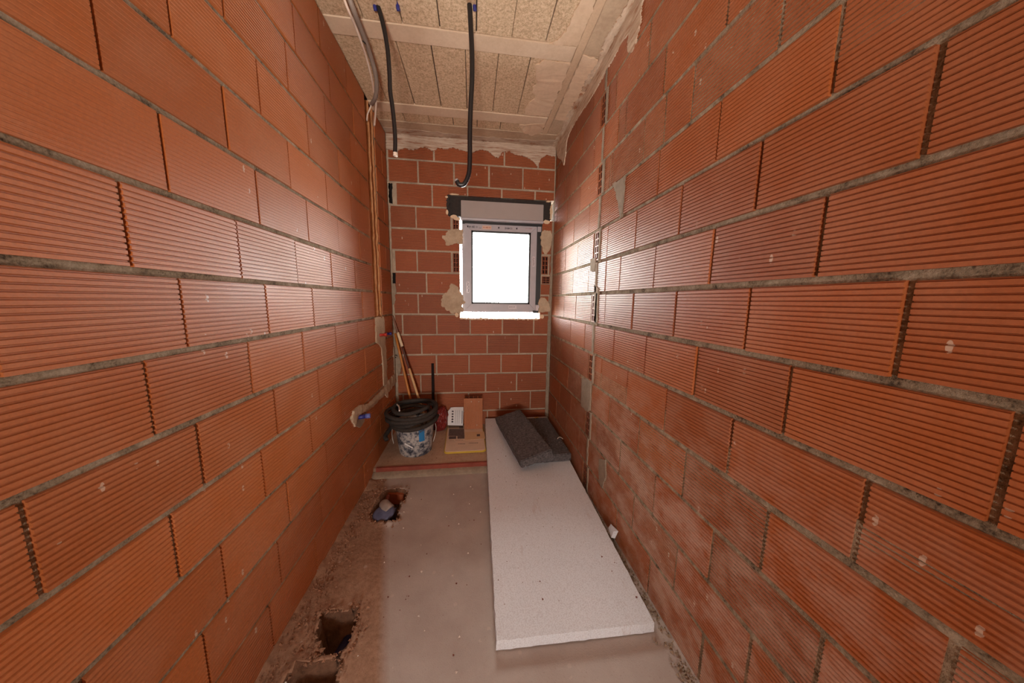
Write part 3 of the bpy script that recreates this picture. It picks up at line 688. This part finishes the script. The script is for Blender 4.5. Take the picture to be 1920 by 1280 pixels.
pth = [Vector((-.442, 1.645, H+.02))]+[P3(a, b, 1.65) for a, b in ((712, 22), (721, 58), (727, 95), (730.5, 140), (731.5, 170), (735.5, 198), (739, 230), (741, 262), (740.5, 291))]
rel(tube('conduit_tube', pth, .0105, BLACKP, ridge=.0016, step=.0025, k=12), t)
rel(tube('cut_end', [pth[-1]+Vector((.002, 0, .012)), pth[-1]+Vector((.002, 0, -.004))], .0112, WHITEP, k=10), t)
def along(pix, y0, y1):
    n = len(pix); return [P3(a, b, y0+(y1-y0)*i/(n-1)) for i, (a, b) in enumerate(pix)]
t = thing('grey_conduit', 'thick grey conduit curving from the ceiling into the chase in the left wall', 'conduit', (-.55, 1.64, H))
pth = [Vector((-.555, 1.58, H+.02))]+along([(662, 16), (675, 50), (687, 80), (696, 108), (704, 138), (706.5, 165), (703, 185), (697, 195)], 1.62, 2.24)
rel(tube('conduit_tube', pth, .0125, GREYP, ridge=.0015, step=.003, k=12), t)
rel(tube('wire', [pth[-1], *along([(693, 205), (689, 215), (688, 226)], 2.24, 2.29)], .0045, WHITEP, k=8), t)['label'] = 'white wire leaving the cut end'
t = thing('white_cable', 'thin white cable running down beside the thick grey conduit', 'cable', (-.575, 1.64, H))
pth = [Vector((-.58, 1.58, H+.02))]+along([(652, 16), (666, 48), (678, 80), (686, 104), (693, 130), (698, 152), (701, 170), (705, 190), (704, 212), (702, 236)], 1.60, 2.34)
rel(tube('cable', pth, .0058, WHITEP, k=10), t)
rel(tube('cable_clip', [pth[3]+Vector((-.008, 0, .004)), pth[3]+Vector((.004, 0, .008)), pth[3]+Vector((.018, 0, -.002))], .003, GASK, k=6), t)
for k, (px, lab) in enumerate(((702, 'blue conduit stub beside the shorter black conduit'), (745, 'blue conduit stub alone on the ceiling, right of the shorter black conduit'), (889, 'blue conduit stub beside the long black conduit'))):
    p = hit(px, 11, 'z', H); o = tube('conduit_stub', [p+Vector((0, 0, .02)), p+Vector((.002, 0, -.004)), p+Vector((.004, .004, -.016))], .009, BLUEP, k=10, ridge=.001, step=.003)
    tag(o, lab, 'conduit', 'blue conduit stubs on the ceiling')
# plugs in the left wall
def plug(name, label, p0, dirv, r, L, mt, mt2):
    t = thing(name, label, 'pipe plug', p0)
    d = Vector(dirv).normalized()
    rel(tube('plug_body', [p0-d*.02, p0+d*L*.6], r, mt, k=14, n=2), t); rel(tube('plug_cap', [p0+d*L*.6, p0+d*L], r*1.18, mt2, k=10, n=2), t)
    return t
pr = hit(712, 628, 'x', XL+.006); plug('pipe_plug', 'red pipe plug low in the vertical chase of the left wall', pr, (1, .25, .05), .011, .05, REDP, REDP)
pb = hit(722, 625.5, 'x', XL+.006); plug('pipe_plug', 'blue pipe plug on the left wall beside the red plug', pb, (1, .1, .02), .010, .05, BLUEP, BLUEP)
pc = hit(673, 782, 'x', XL+.004); plug('pipe_plug', 'blue and white pipe plug at the lower end of the diagonal wall patch', pc, (1, .15, .08), .013, .065, BLUEP, simple('blue_white', srgb(96, 104, 170), .4))
o = tube('pipe_end', [hit(742, 668, 'y', YB-.02)+Vector((.012*math.cos(a), 0, .012*math.sin(a))) for a in [math.pi*2*i/10 for i in range(9)]], .003, BLACKP, k=6); tag(o, 'small dark pipe ring set in grey mortar in the back left corner', 'pipe')

# ------------------------------------------------------------------ white foam board
BZ = lambda y: .003+max(0, (y-.89))*(.052/1.17)
def foam_board():
    L, Wd, T = 1.80, .598, .040; a = math.asin(.055/1.17); rz = -math.radians(1.0)
    bm = bmesh.new(); nx, ny = 24, 60
    def e(x, y, s): return fr(x, y, s, 30)*.0035
    V = {}
    for z in (0, 1):
        for j in range(ny+1):
            for i in range(nx+1):
                x, y = Wd*i/nx, L*j/ny
                dx = e(x, y, 1) if i in (0, nx) else 0; dy = e(x, y, 2)*.6 if j in (0, ny) else 0
                if i == nx and 1.2 < y < 1.3: dx -= .006
                inset = .002 if z else 0
                V[i, j, z] = bm.verts.new((x+dx+(inset if i == 0 else -inset if i == nx else 0), y+dy+(inset if j == 0 else 0), T*z+(fr(x, y, 3, 4)*.0006 if z else 0)))
    for j in range(ny):
        for i in range(nx):
            bm.faces.new((V[i, j, 1], V[i+1, j, 1], V[i+1, j+1, 1], V[i, j+1, 1])); bm.faces.new((V[i, j, 0], V[i, j+1, 0], V[i+1, j+1, 0], V[i+1, j, 0]))
    for i in range(nx):
        bm.faces.new((V[i, 0, 0], V[i+1, 0, 0], V[i+1, 0, 1], V[i, 0, 1])); bm.faces.new((V[i+1, ny, 0], V[i, ny, 0], V[i, ny, 1], V[i+1, ny, 1]))
    for j in range(ny):
        bm.faces.new((V[0, j+1, 0], V[0, j, 0], V[0, j, 1], V[0, j+1, 1])); bm.faces.new((V[nx, j, 0], V[nx, j+1, 0], V[nx, j+1, 1], V[nx, j, 1]))
    me = bpy.data.meshes.new('foam_board'); bm.to_mesh(me); bm.free(); me.materials.append(FOAM)
    o = link('foam_board', me); o.location = (.074, .892, .004); o.rotation_euler = (a, 0, rz)
    return tag(o, 'long white foam insulation board lying on the floor along the right wall', 'board')
fb = foam_board()
bpy.context.view_layer.update()
MW = fb.matrix_world.copy()
def onboard(x, y, z=.04): return MW @ Vector((x, y, z))
o = MB().loft([[(-.01, 0, 0), (.012, .002, 0), (.010, .004, .045), (-.012, .004, .035)], [(-.006, .06, .0), (.014, .06, 0), (.016, .055, .02), (-.004, .06, .028)]]).build('foam_offcut', FOAM)
pp = hit(1143, 1004, 'x', XR-.035); o.location = (XR-.032, pp.y-.03, .052); o.rotation_euler = (.1, .35, -.1)
tag(o, 'small white foam offcut wedged between the white board and the right wall', 'offcut')

# ------------------------------------------------------------------ dark foam slabs
def slab_mat():
    m, nt, p = mat('dark_grey_insulation'); P = pos(nt); a = noi(nt, P, 70, 5, .75); b = noi(nt, P, 9, 4)
    c = ramp(nt, a, [(.35, srgb(52, 46, 46)), (.62, srgb(104, 96, 96))])
    sp = N(nt, 'ShaderNodeTexVoronoi'); sp.inputs['Scale'].default_value = 32; nt.links.new(P, sp.inputs['Vector'])
    s = math_(nt, 'MULTIPLY', math_(nt, 'LESS_THAN', sp.outputs['Distance'], .09), math_(nt, 'GREATER_THAN', b, .52))
    nt.links.new(mix(nt, s, c, srgb(190, 180, 176)), p.inputs['Base Color']); p.inputs['Roughness'].default_value = .95
    bump(nt, p, a, .8, .004); return m
DS = slab_mat()
def dark_slab(name, L, Wd, T, seed):
    bm = bmesh.new(); nx, ny, nz = 16, 40, 4
    bmesh.ops.create_cube(bm, size=1)
    for v in bm.verts: v.co = (v.co.x*Wd, v.co.y*L, v.co.z*T)
    bmesh.ops.bevel(bm, geom=bm.edges[:], offset=.006, segments=2, affect='EDGES')
    bmesh.ops.subdivide_edges(bm, edges=[e for e in bm.edges if e.calc_length() > .05], cuts=14, use_grid_fill=True)
    for v in bm.verts:
        n = v.co; k = fr(n.x, n.y, n.z+seed, 16)*.0035+fr(n.x, n.y, n.z+seed, 45)*.0025
        v.co = n+Vector((n.x/Wd, n.y/L*.6, n.z/T)).normalized()*k
    me = bpy.data.meshes.new(name); bm.to_mesh(me); bm.free(); me.materials.append(DS); return link(name, me)
o = dark_slab('insulation_slab', .62, .27, .058, 3); o.location = (.548, 2.235, .136); o.rotation_euler = (.04, .0, .045)
tag(o, 'dark grey insulation slab lying flat beside the right wall, under the tilted one', 'insulation slab', 'dark grey insulation slabs')
tube_c = tube('cable_tie', [hit(1045, 822.5, 'z', .172), hit(1048, 819.5, 'z', .174), hit(1052, 820, 'z', .174), hit(1055.5, 822.5, 'z', .172)], .0028, WHITEP, k=6)
tag(tube_c, 'curled off-white cable tie lying on the flat dark slab', 'cable tie')
o = dark_slab('insulation_slab', .655, .235, .062, 8); o.location = (.362, 2.160, .202)
Mz = Matrix.Rotation(.188, 4, 'Z') @ Matrix.Rotation(.075, 4, 'X') @ Matrix.Rotation(-.2311, 4, 'Y'); o.rotation_euler = Mz.to_euler()
tag(o, 'dark grey insulation slab tilted across the white board, on top of the flat one', 'insulation slab', 'dark grey insulation slabs')
o = tube('twig', [hit(1000, 786, 'z', .17), hit(1004, 783, 'z', .175), hit(1009, 782, 'z', .172)], .006, simple('tan_scrap', srgb(170, 120, 60), .8), k=6)
tag(o, 'tan scrap sticking out between the two dark slabs', 'scrap')

# ------------------------------------------------------------------ bucket, hose, sticks, bar
BC = Vector((-.458, 2.298, .0505))
t = thing('bucket', 'plaster-smeared dark mortar bucket standing in the back left corner under a coiled hose', 'bucket', BC)
def bucket_mat():
    m, nt, p = mat('plastered_black_plastic'); P = pos(nt, (1, 1, 1)); a = noi(nt, P, 22, 7, .72); b = noi(nt, P, 5, 3)
    c = ramp(nt, math_(nt, 'ADD', math_(nt, 'MULTIPLY', a, .8), math_(nt, 'MULTIPLY', b, .2)), [(.40, srgb(38, 40, 50)), (.455, srgb(98, 98, 106)), (.53, srgb(178, 170, 164))])
    sx = N(nt, 'ShaderNodeSeparateXYZ'); nt.links.new(P, sx.inputs[0])
    # blue paint streak on the right of the bucket
    mx = math_(nt, 'MULTIPLY', math_(nt, 'LESS_THAN', math_(nt, 'ABSOLUTE', math_(nt, 'ADD', sx.outputs[0], .389)), .019), math_(nt, 'GREATER_THAN', sx.outputs[2], .175))
    mx = math_(nt, 'MULTIPLY', mx, math_(nt, 'GREATER_THAN', a, .43)); mx = math_(nt, 'MULTIPLY', mx, math_(nt, 'LESS_THAN', sx.outputs[1], 2.3))
    nt.links.new(mix(nt, mx, c, srgb(40, 120, 176)), p.inputs['Base Color']); p.inputs['Roughness'].default_value = .7; bump(nt, p, a, .5, .002); return m
BM = bucket_mat()
prof = [(.0, .002), (.112, .002), (.118, 0), (.122, .004), (.128, .05), (.134, .11), (.141, .18), (.147, .232), (.153, .234), (.154, .243), (.149, .245), (.145, .24), (.139, .18), (.120, .02), (0, .014)]
lathe('bucket_body', prof, BM, t, 40)
rim = [Vector((.154*math.cos(a), .154*math.sin(a), .243)) for a in [math.pi*2*i/40 for i in range(41)]]
MB().loft(tube_rings(rim, .0045, 6)).build('rim', simple('plastered_rim', srgb(186, 176, 166), .8, nscale=30, namt=.3), t, True)
hp = [Vector((.156*math.cos(a), .156*math.sin(a)-.02*math.sin(math.pi*i/20), .225-.19*math.sin(math.pi*i/20)**.7)) for i, a in enumerate([math.radians(-175+i*8.5) for i in range(21)])]
# the wire handle hangs at rest round the front and behind the rim's right side
for sgn in (-1, 1):
    pts = [Vector((sgn*.157, -.02, .225)), Vector((sgn*.165, -.035, .19)), Vector((sgn*.160, -.06, .15)), Vector((sgn*.146, -.08, .10))]
    tube('handle_wire', pts, .003, simple('galvanised_wire', srgb(176, 170, 162), .4, .4), t, k=6)
MB().loft(tube_rings([Vector((-.052, -.137, .125)), Vector((.006, -.144, .09))], .0055, 6)).build('label_strip', WHITE, t)
# hose coil
rng = random.Random(4); pts = []
turns = 4.6; n = int(turns*22)
for i in range(n+1):
    u = i/n; a = u*turns*2*math.pi+2.2
    r = .168-.030*math.sin(u*7.3)-.010*u; z = .300+.115*u
    z += .016*math.sin(a+.5)*(1-u*.4)+.006*math.sin(a*2.3); cx = -.476+.010*math.sin(u*9); cy = 2.298+.012*math.cos(u*7)
    pts.append(Vector((cx+r*math.cos(a)*1.0, cy+r*.98*math.sin(a), z)))
for i, p in enumerate(pts):      # keep the lowest loops outside the bucket rim
    d = Vector((p.x-BC.x, p.y-BC.y)); 
    if p.z < .33 and d.length < .174: d = d.normalized()*.174; p.x, p.y = BC.x+d.x, BC.y+d.y
t2 = thing('rubber_hose', 'thick black rubber hose coiled up on the mortar bucket', 'hose', (-.476, 2.298, .28))
rel(MB().loft(tube_rings(pts, .0155, 10)).build('hose_coil', BLACK, None, True), t2)
st_ = pts[0]; rel(tube('hose_tail', [st_, st_+Vector((-.03, -.03, -.02)), Vector((-.655, 2.22, .225)), Vector((-.64, 2.17, .205))], .0155, BLACK), t2)
o = tube('paper_curl', [hit(743, 757, 'z', .41), hit(748, 762, 'z', .42), hit(749, 770, 'z', .42)], .006, WHITE, k=6); tag(o, 'curl of white tape on top of the coiled hose', 'tape')
def stick(t, segs):
    for nm, p, q, r, mt in segs: rel(tube(nm, [p, p.lerp(q, .5), q], r, mt, k=10, n=3), t)
WOOD = simple('orange_wood', srgb(196, 124, 56), .5, nscale=30, namt=.15); PALE = simple('pale_wood', srgb(214, 172, 122), .6, nscale=30, namt=.12)
BRN = simple('brown_paint', srgb(84, 48, 38), .6); TAPE = simple('cream_tape', srgb(222, 200, 166), .7, nscale=90, namt=.15, bstr=.6)
a0, a1 = hit(741, 625, 'y', 2.725), hit(770, 750, 'y', 2.62); bt = a0+(a1-a0)*((a0.z-.052)/(a0.z-a1.z))
t = thing('broomstick', 'plain orange wooden stick leaning into the back left corner behind the bucket', 'stick', bt); stick(t, [('stick_shaft', bt, a0, .0105, WOOD)])
b0, b1 = hit(736, 592, 'y', 2.727), hit(786, 750, 'y', 2.60); bb = b0+(b1-b0)*((b0.z-.052)/(b0.z-b1.z))
def L_(k): return b0+(bb-b0)*k
t = thing('broomstick', 'taped brown and pale stick leaning right of the plain orange stick', 'stick', bb)
f = lambda py: (b0.z-(hit(760, py, 'y', 2.66)).z)/(b0.z-bb.z)
stick(t, [('upper_shaft', b0, L_(f(624)), .0075, simple('grey_brown_wood', srgb(128, 92, 76), .6)), ('tape_wrap', L_(f(624)), L_(f(650)), .0125, TAPE),
          ('dark_shaft', L_(f(650)), L_(f(690)), .0085, BRN), ('pale_shaft', L_(f(690)), bb, .0105, PALE)])
bt = hit(814, 779, 'y', 2.68); tp = hit(811, 681, 'y', 2.735)
foot = Vector((bt.x-.004, 2.655, .055)); 
t = thing('iron_bar', 'black iron bar standing upright against the back wall beside the bucket', 'bar', foot)
rel(MB().loft([[Vector(c) for c in ((foot.x-.012, foot.y-.005, .053), (foot.x+.012, foot.y-.005, .053), (foot.x+.012, foot.y+.01, .053), (foot.x-.012, foot.y+.01, .053))],
               [Vector(c) for c in ((tp.x-.011, tp.y-.003, tp.z), (tp.x+.011, tp.y-.003, tp.z), (tp.x+.011, tp.y+.007, tp.z), (tp.x-.011, tp.y+.007, tp.z))]]).build('bar_shaft', simple('black_iron', srgb(34, 26, 25), .9, spec=.15), None), t)
zt = .255
fa = hit(816, 771, 'y', 2.655); fb_ = hit(831, 775, 'y', 2.62)
rel(MB().loft([[fa+Vector((0, 0, .01)), fa+Vector((0, 0, -.012)), fa+Vector((0, .03, -.012)), fa+Vector((0, .03, .01))], [fb_+Vector((0, 0, .008)), fb_+Vector((0, 0, -.012)), fb_+Vector((0, .03, -.012)), fb_+Vector((0, .03, .008))]]).build('bar_foot', simple('black_iron_foot', srgb(36, 32, 32), .5), None), t)

# red plastic bag
def red_bag():
    bm = bmesh.new(); bmesh.ops.create_icosphere(bm, subdivisions=4, radius=1)
    for v in bm.verts:
        n = v.co.normalized(); k = 1+.28*abs(fr(n.x, n.y, n.z, 2.2))+.10*abs(fr(n.x, n.y, n.z, 7))
        z = n.z*.105*k+.10; wd = .053*(1.15-.35*(z/.25))
        v.co = Vector((n.x*wd*k*1.05, n.y*.07*k, max(0, z)))
        v.co.x += .012*n.z
    me = bpy.data.meshes.new('plastic_bag'); bm.to_mesh(me); bm.free()
    m, nt, p = mat('red_film'); p.inputs['Base Color'].default_value = srgb(140, 46, 42); p.inputs['Roughness'].default_value = .4
    p.inputs['Alpha'].default_value = .78; bump(nt, p, noi(nt, pos(nt), 30, 4), .5, .006)
    me.materials.append(m); me.polygons.foreach_set('use_smooth', [False]*len(me.polygons))
    o = link('plastic_bag', me); o.location = (-.300, 2.66, .052)
    tag(o, 'crumpled translucent red plastic bag between the bucket and the paper sack', 'bag')
red_bag()

# paper sack with yellow edge, printed sheet, standing brick
SACK = simple('sack_paper', srgb(226, 200, 176), .7, nscale=12, namt=.06, bstr=.2); YEL = simple('yellow_edge', srgb(206, 172, 60), .6)
SZ = .052
t = thing('paper_sack', 'flat beige paper sack with yellow edge on the raised floor beside the white board', 'sack', (-.07, 2.45, SZ))
def rrect(x0, x1, y0, y1, r, z, skew=0):
    out = []
    for cx, cy, a0 in ((x1-r, y0+r, -90), (x1-r, y1-r, 0), (x0+r, y1-r, 90), (x0+r, y0+r, 180)):
        for i in range(6): a = math.radians(a0+i*18); out.append(Vector((cx+r*math.cos(a)+skew*(cy-y0), cy+r*math.sin(a), z)))
    return out
lo_ = rrect(-.232, .098, 2.20, 2.72, .028, SZ, -.03)
def ring(z, d): 
    c = Vector((-.07, 2.45, 0)); return [Vector((p.x+(c.x-p.x)*d, p.y+(c.y-p.y)*d, z)) for p in lo_]
rel(MB().loft([ring(SZ, .01), ring(SZ+.004, 0), ring(SZ+.009, .0), ring(SZ+.0125, .022)]).build('sack_edge', YEL, None), t)
face = rel(MB().loft([ring(SZ+.012, .035), ring(SZ+.0145, .04)]).build('sack_face', SACK, None), t)
zt = SZ+.0146
def flat(name, px, zt, mt, par, th=.0012):
    ps = [hit(a, b, 'z', zt) for a, b in px]
    o = MB().loft([[Vector((p.x, p.y, zt-.0005)) for p in ps], [Vector((p.x, p.y, zt+th)) for p in ps]]).build(name, mt, None)
    o.parent = face; return o
DG = simple('printed_grey', srgb(104, 88, 84), .7, nscale=60, namt=.3); DG2 = simple('printed_beige', srgb(166, 142, 120), .7); TAN = simple('printed_tan', srgb(222, 188, 148), .7)
flat('printed_panel', [(841, 817), (871, 817), (870, 804), (842, 804)], zt, DG, t)
flat('printed_panel', [(841.5, 823), (855.5, 822.5), (855.5, 817.6), (841.5, 818)], zt, DG, t); flat('printed_panel', [(857.5, 822.3), (871, 822), (871, 817.2), (857.5, 817.5)], zt, DG, t)
flat('printed_panel', [(841, 803), (869, 803.5), (869, 797.6), (841, 797.6)], zt, DG2, t)
flat('printed_panel', [(872, 825), (910, 822), (908, 809), (872, 810)], zt, TAN, t); flat('printed_mark', [(894, 818), (900, 817.6), (900, 813.5), (894, 814)], zt+.0012, DG, t)
flat('printed_mark', [(861, 803), (868, 803), (868, 799), (861, 799)], zt+.0012, DG, t)
m = MB(); r = random.Random(2)
for x0p, x1p, yp in ((859, 872, 832), (879, 896, 830.5), (842, 851, 826), (854, 868, 825)):
    x = x0p
    while x < x1p:
        wd = r.uniform(.4, 1.0); p = hit(x, yp-(x-x0p)*.02, 'z', zt); q = hit(x+wd, yp-(x-x0p)*.02, 'z', zt); h_ = r.uniform(.003, .008) if yp > 828 else .003
        m.box(p.x, q.x, p.y-h_/2, p.y+h_/2, zt, zt+.0008); x += wd+r.uniform(.05, .4)
o = m.build('printed_line', INK, face); o['kind'] = 'stuff'
# white sheet leaning on the back wall
y0s, y1s = 2.655, 2.735
c0, c1 = hit(839.5, 797, 'y', y0s), hit(868, 797.5, 'y', y0s); d0, d1 = hit(845, 763, 'y', y1s), hit(869, 763, 'y', y1s)
t = thing('printed_sheet', 'white printed sheet with five dots leaning on the back wall beside the standing brick', 'sheet', (c0.x, y0s, c0.z))
PAPER = simple('white_paper', srgb(226, 222, 222), .6)
def S3(u, v, o=0.):
    a = c0.lerp(c1, u); b = Vector((c0.x+.001, d0.y, d0.z)).lerp(d1, u); p = a.lerp(b, v)
    p.y -= .012*math.sin(v*math.pi)+o; 
    return p
m = MB(); nu, nv = 8, 10
g_ = []
for layer, off in ((0, 0.), (1, -.0015)):
    for j in range(nv+1):
        for i in range(nu+1):
            u, v = i/nu, j/nv
            if v > .8: u = max(u, (v-.8)*.9) if i == 0 else u
            p = S3(u, v, off); p.y -= .02*max(0, (v-.75))*max(0, .4-u)*8; m.v.append(tuple(p))
K = (nu+1)*(nv+1)
for j in range(nv):
    for i in range(nu):
        a = j*(nu+1)+i; m.f.append((a, a+1, a+nu+2, a+nu+1)); m.m.append(0); m.f.append((K+a, K+a+nu+1, K+a+nu+2, K+a+1)); m.m.append(0)
paper = rel(m.build('sheet_paper', PAPER, None, True), t)
for v in (.22, .36, .5, .64, .78):
    c = S3(.30, v, .003); MB().loft([[c+Vector((.009*math.cos(a), o_, .008*math.sin(a))) for a in [math.pi*2*i/12 for i in range(12)]] for o_ in (0, .0015)]).build('printed_dot', INK, paper)
m = MB()
for u in (.5, .62, .74):
    v = .12
    while v < .86:
        p = S3(u, v, .003); q = S3(u, min(.86, v+.06), .003); m.box(p.x-.0012, p.x+.0012, min(p.y, q.y), max(p.y, q.y), p.z, q.z); v += .08
for v in [i/16 for i in range(2, 13)]:
    p = S3(.93, v, .003); m.box(p.x-.003, p.x+.003, p.y, p.y+.001, p.z, p.z+.009)
o = m.build('printed_text', simple('grey_ink', srgb(120, 112, 116), .8), paper); o['kind'] = 'stuff'
# standing hollow brick
t = thing('hollow_brick', 'loose hollow clay brick standing on end on the paper sack', 'brick', (-.003, 2.64, SZ+.016), (0, 0, -.02))
W2, D2, H2 = .166, .078, .29; n = 15; m = MB()
def outline(z, e=0):
    P_ = []
    for i in range(n):
        x = -W2/2+W2*i/n
        P_ += [(x+e*0, -D2/2+e, z), (x+W2/n*.62, -D2/2+e, z), (x+W2/n*.75, -D2/2+.0022+e, z), (x+W2/n*.9, -D2/2+.0022+e, z)]
    return P_+[(W2/2, -D2/2+e, z), (W2/2, D2/2, z), (-W2/2, D2/2, z)]
m.loft([outline(0), outline(H2-.03)], cap=False)
n0 = len(m.v); top_in = [Vector(p) for p in outline(H2)]
m.loft([outline(H2-.03), outline(H2)], cap=False)
# top: cells
xs = [-W2/2]; t_ = .007; cw = (W2-t_*5)/4
for i in range(4): xs += [xs[-1]+t_, xs[-1]+t_+cw]
xs.append(W2/2); ysx = [-D2/2+.0022, -D2/2+.009, -.0035, .0035, D2/2-.007, D2/2]
for i in range(len(xs)-1):
    for j in range(len(ysx)-1):
        a, b, c, d = xs[i], xs[i+1], ysx[j], ysx[j+1]
        if i % 2 and j % 2:
            zb = H2-.07; m.quad((a, c, zb), (b, c, zb), (b, d, zb), (a, d, zb), 1)
            for e1, e2 in (((a, c), (b, c)), ((b, c), (b, d)), ((b, d), (a, d)), ((a, d), (a, c))): m.quad((*e1, H2), (*e2, H2), (*e2, zb), (*e1, zb), 1)
        else: m.quad((a, c, H2), (b, c, H2), (b, d, H2), (a, d, H2))
m.build('brick_body', [brick_mat('loose_brick_clay', srgb(184, 116, 78), srgb(184, 116, 78), .2, .6, .3), DARKCLAY], t)
for x_, z_ in ((-.018, .26), (.049, .257), (.031, .037)): MB().box(x_-.004, x_+.004, -D2/2-.002, -D2/2+.002, z_-.006, z_+.006).build('plaster_spot', PLAST, t)

# ------------------------------------------------------------------ things in the floor holes
t = thing('drain_pipe', 'blue-grey capped drain pipe in the far floor hole before the step', 'pipe', (-.510, 1.665, -.10))
GB = simple('blue_grey_pvc', srgb(92, 96, 124), .5, nscale=14, namt=.35, bstr=.3)
prof = [(0, .002), (.05, .002), (.056, .01), (.056, .10), (.060, .102), (.060, .112), (.050, .118), (.0, .121)]
o = lathe('pipe_body', prof, GB, t, 24); o.rotation_euler = (.18, -.1, 0)
tube('pipe_elbow', [(-.02, .06, .08), (-.025, .05, .11), (-.005, .02, .118), (.02, .0, .112)], .030, simple('dusty_pvc', srgb(150, 132, 122), .8, nscale=20, namt=.2), t, k=14)
MB().box(-.03, .03, .004, .10, .0, .05).build('pipe_block', GB, t)
o = MB().loft([[(-.055, -.014, 0), (.055, -.014, 0), (.055, .014, 0), (-.055, .014, 0)], [(-.052, -.012, .072), (.05, -.012, .066), (.05, .012, .066), (-.052, .012, .072)]]).build('brick_piece', brick_mat('dark_brick_piece', srgb(150, 72, 40), srgb(150, 72, 40), .2, .8, .2))
o.location = (-.505, 1.858, -.085); o.rotation_euler = (.0, .04, -.06); tag(o, 'broken reddish brick piece in the far floor hole behind the pipe', 'brick')
o = tube('corrugated_pipe', [(-.552, 1.86, -.10), (-.55, 1.84, -.03), (-.54, 1.80, .0), (-.535, 1.76, -.03)], .011, simple('dull_red_pipe', srgb(128, 60, 44), .6), k=10, ridge=.001, step=.004); tag(o, 'dull red pipe bent over inside the far floor hole', 'pipe')
o = tube('water_pipe', [(-.53, .93, -.13), (-.52, .98, -.11), (-.50, 1.03, -.10), (-.495, 1.09, -.12)], .026, simple('dark_blue_pipe', srgb(40, 44, 86), .45), k=14); tag(o, 'dark blue pipe deep in the rectangular floor hole near the left wall', 'pipe')

# ------------------------------------------------------------------ crumbs and dust lumps (nobody could count them)
def crumbs(name, label, n, place, mt, smin, smax, seed):
    r = random.Random(seed); m = MB()
    for _ in range(n):
        p = place(r)
        if p is None: continue
        s = r.uniform(smin, smax)*(1 if r.random() < .85 else 1.6); a = r.uniform(0, 6.3)
        ring = [p+Vector((s*math.cos(a+i*2.1)*r.uniform(.6, 1.2), s*math.sin(a+i*2.1)*r.uniform(.6, 1.2), -.001)) for i in range(3)]
        k = len(m.v); m.v += [tuple(q) for q in ring]+[tuple(p+Vector((0, 0, s*.8)))]
        for f_ in ((0, 1, 3), (1, 2, 3), (2, 0, 3)): m.f.append(tuple(k+i for i in f_)); m.m.append(0)
    o = m.build(name, mt); tag(o, label, 'debris', kind='stuff')
DC = simple('crumb_dark', srgb(110, 52, 36), .9); LC = simple('crumb_light', srgb(222, 208, 196), .9); BC_ = simple('crumb_brown', srgb(140, 100, 76), .9, nscale=30, namt=.3)
crumbs('brick_crumbs', 'dark reddish crumbs scattered over the white foam board', 95, lambda r: onboard(r.uniform(.02, .58), r.uniform(.02, 1.7)), DC, .002, .0042, 1)
crumbs('brick_crumbs', 'dark reddish crumbs scattered over the raised back floor', 90, lambda r: Vector((r.uniform(XL+.03, .08), r.uniform(2.08, 2.7), .052)), DC, .0015, .0035, 2)
def near_floor(r):
    x, y = r.uniform(XL+.03, .07), r.uniform(.5, 2.0)
    if any(inpoly(x, y, h[0]) for h in HOLES): return None
    return Vector((x, y, .001))
crumbs('floor_crumbs', 'small dark crumbs on the open floor left of the white board', 60, near_floor, DC, .0015, .0035, 3)
crumbs('plaster_crumbs', 'pale plaster crumbs on the open floor left of the white board', 45, lambda r: near_floor(r), LC, .002, .006, 4)
def gap(r):
    y = r.uniform(.6, 2.0); return Vector((XR-abs(r.gauss(0, .022))-.004, y, .004))
crumbs('mortar_rubble', 'mortar rubble in the gap between the white board and the right wall', 700, gap, GREYM, .003, .009, 5)
def leftgap(r):
    y = r.uniform(.6, 1.98); return Vector((XL+abs(r.gauss(0, .05))+.004, y, .004)) 
crumbs('mortar_rubble', 'brown rubble and dust heaped along the foot of the left wall', 900, lambda r: (lambda q: None if any(inpoly(q.x, q.y, h[0]) for h in HOLES) else q)(leftgap(r)), BC_, .002, .007, 6)
def rimhole(r):
    poly = HOLES[r.choice((0, 0, 1, 2))][0]; i = r.randrange(len(poly)); a, b = Vector(poly[i]), Vector(poly[i-1]); p = a.lerp(b, r.random())
    p += Vector((r.gauss(0, .018), r.gauss(0, .018)))
    if any(inpoly(p.x, p.y, h[0]) for h in HOLES): return None
    return Vector((p.x, p.y, .007))
crumbs('broken_screed', 'brown broken screed crumbs around the rims of the floor holes', 600, rimhole, BC_, .003, .009, 7)
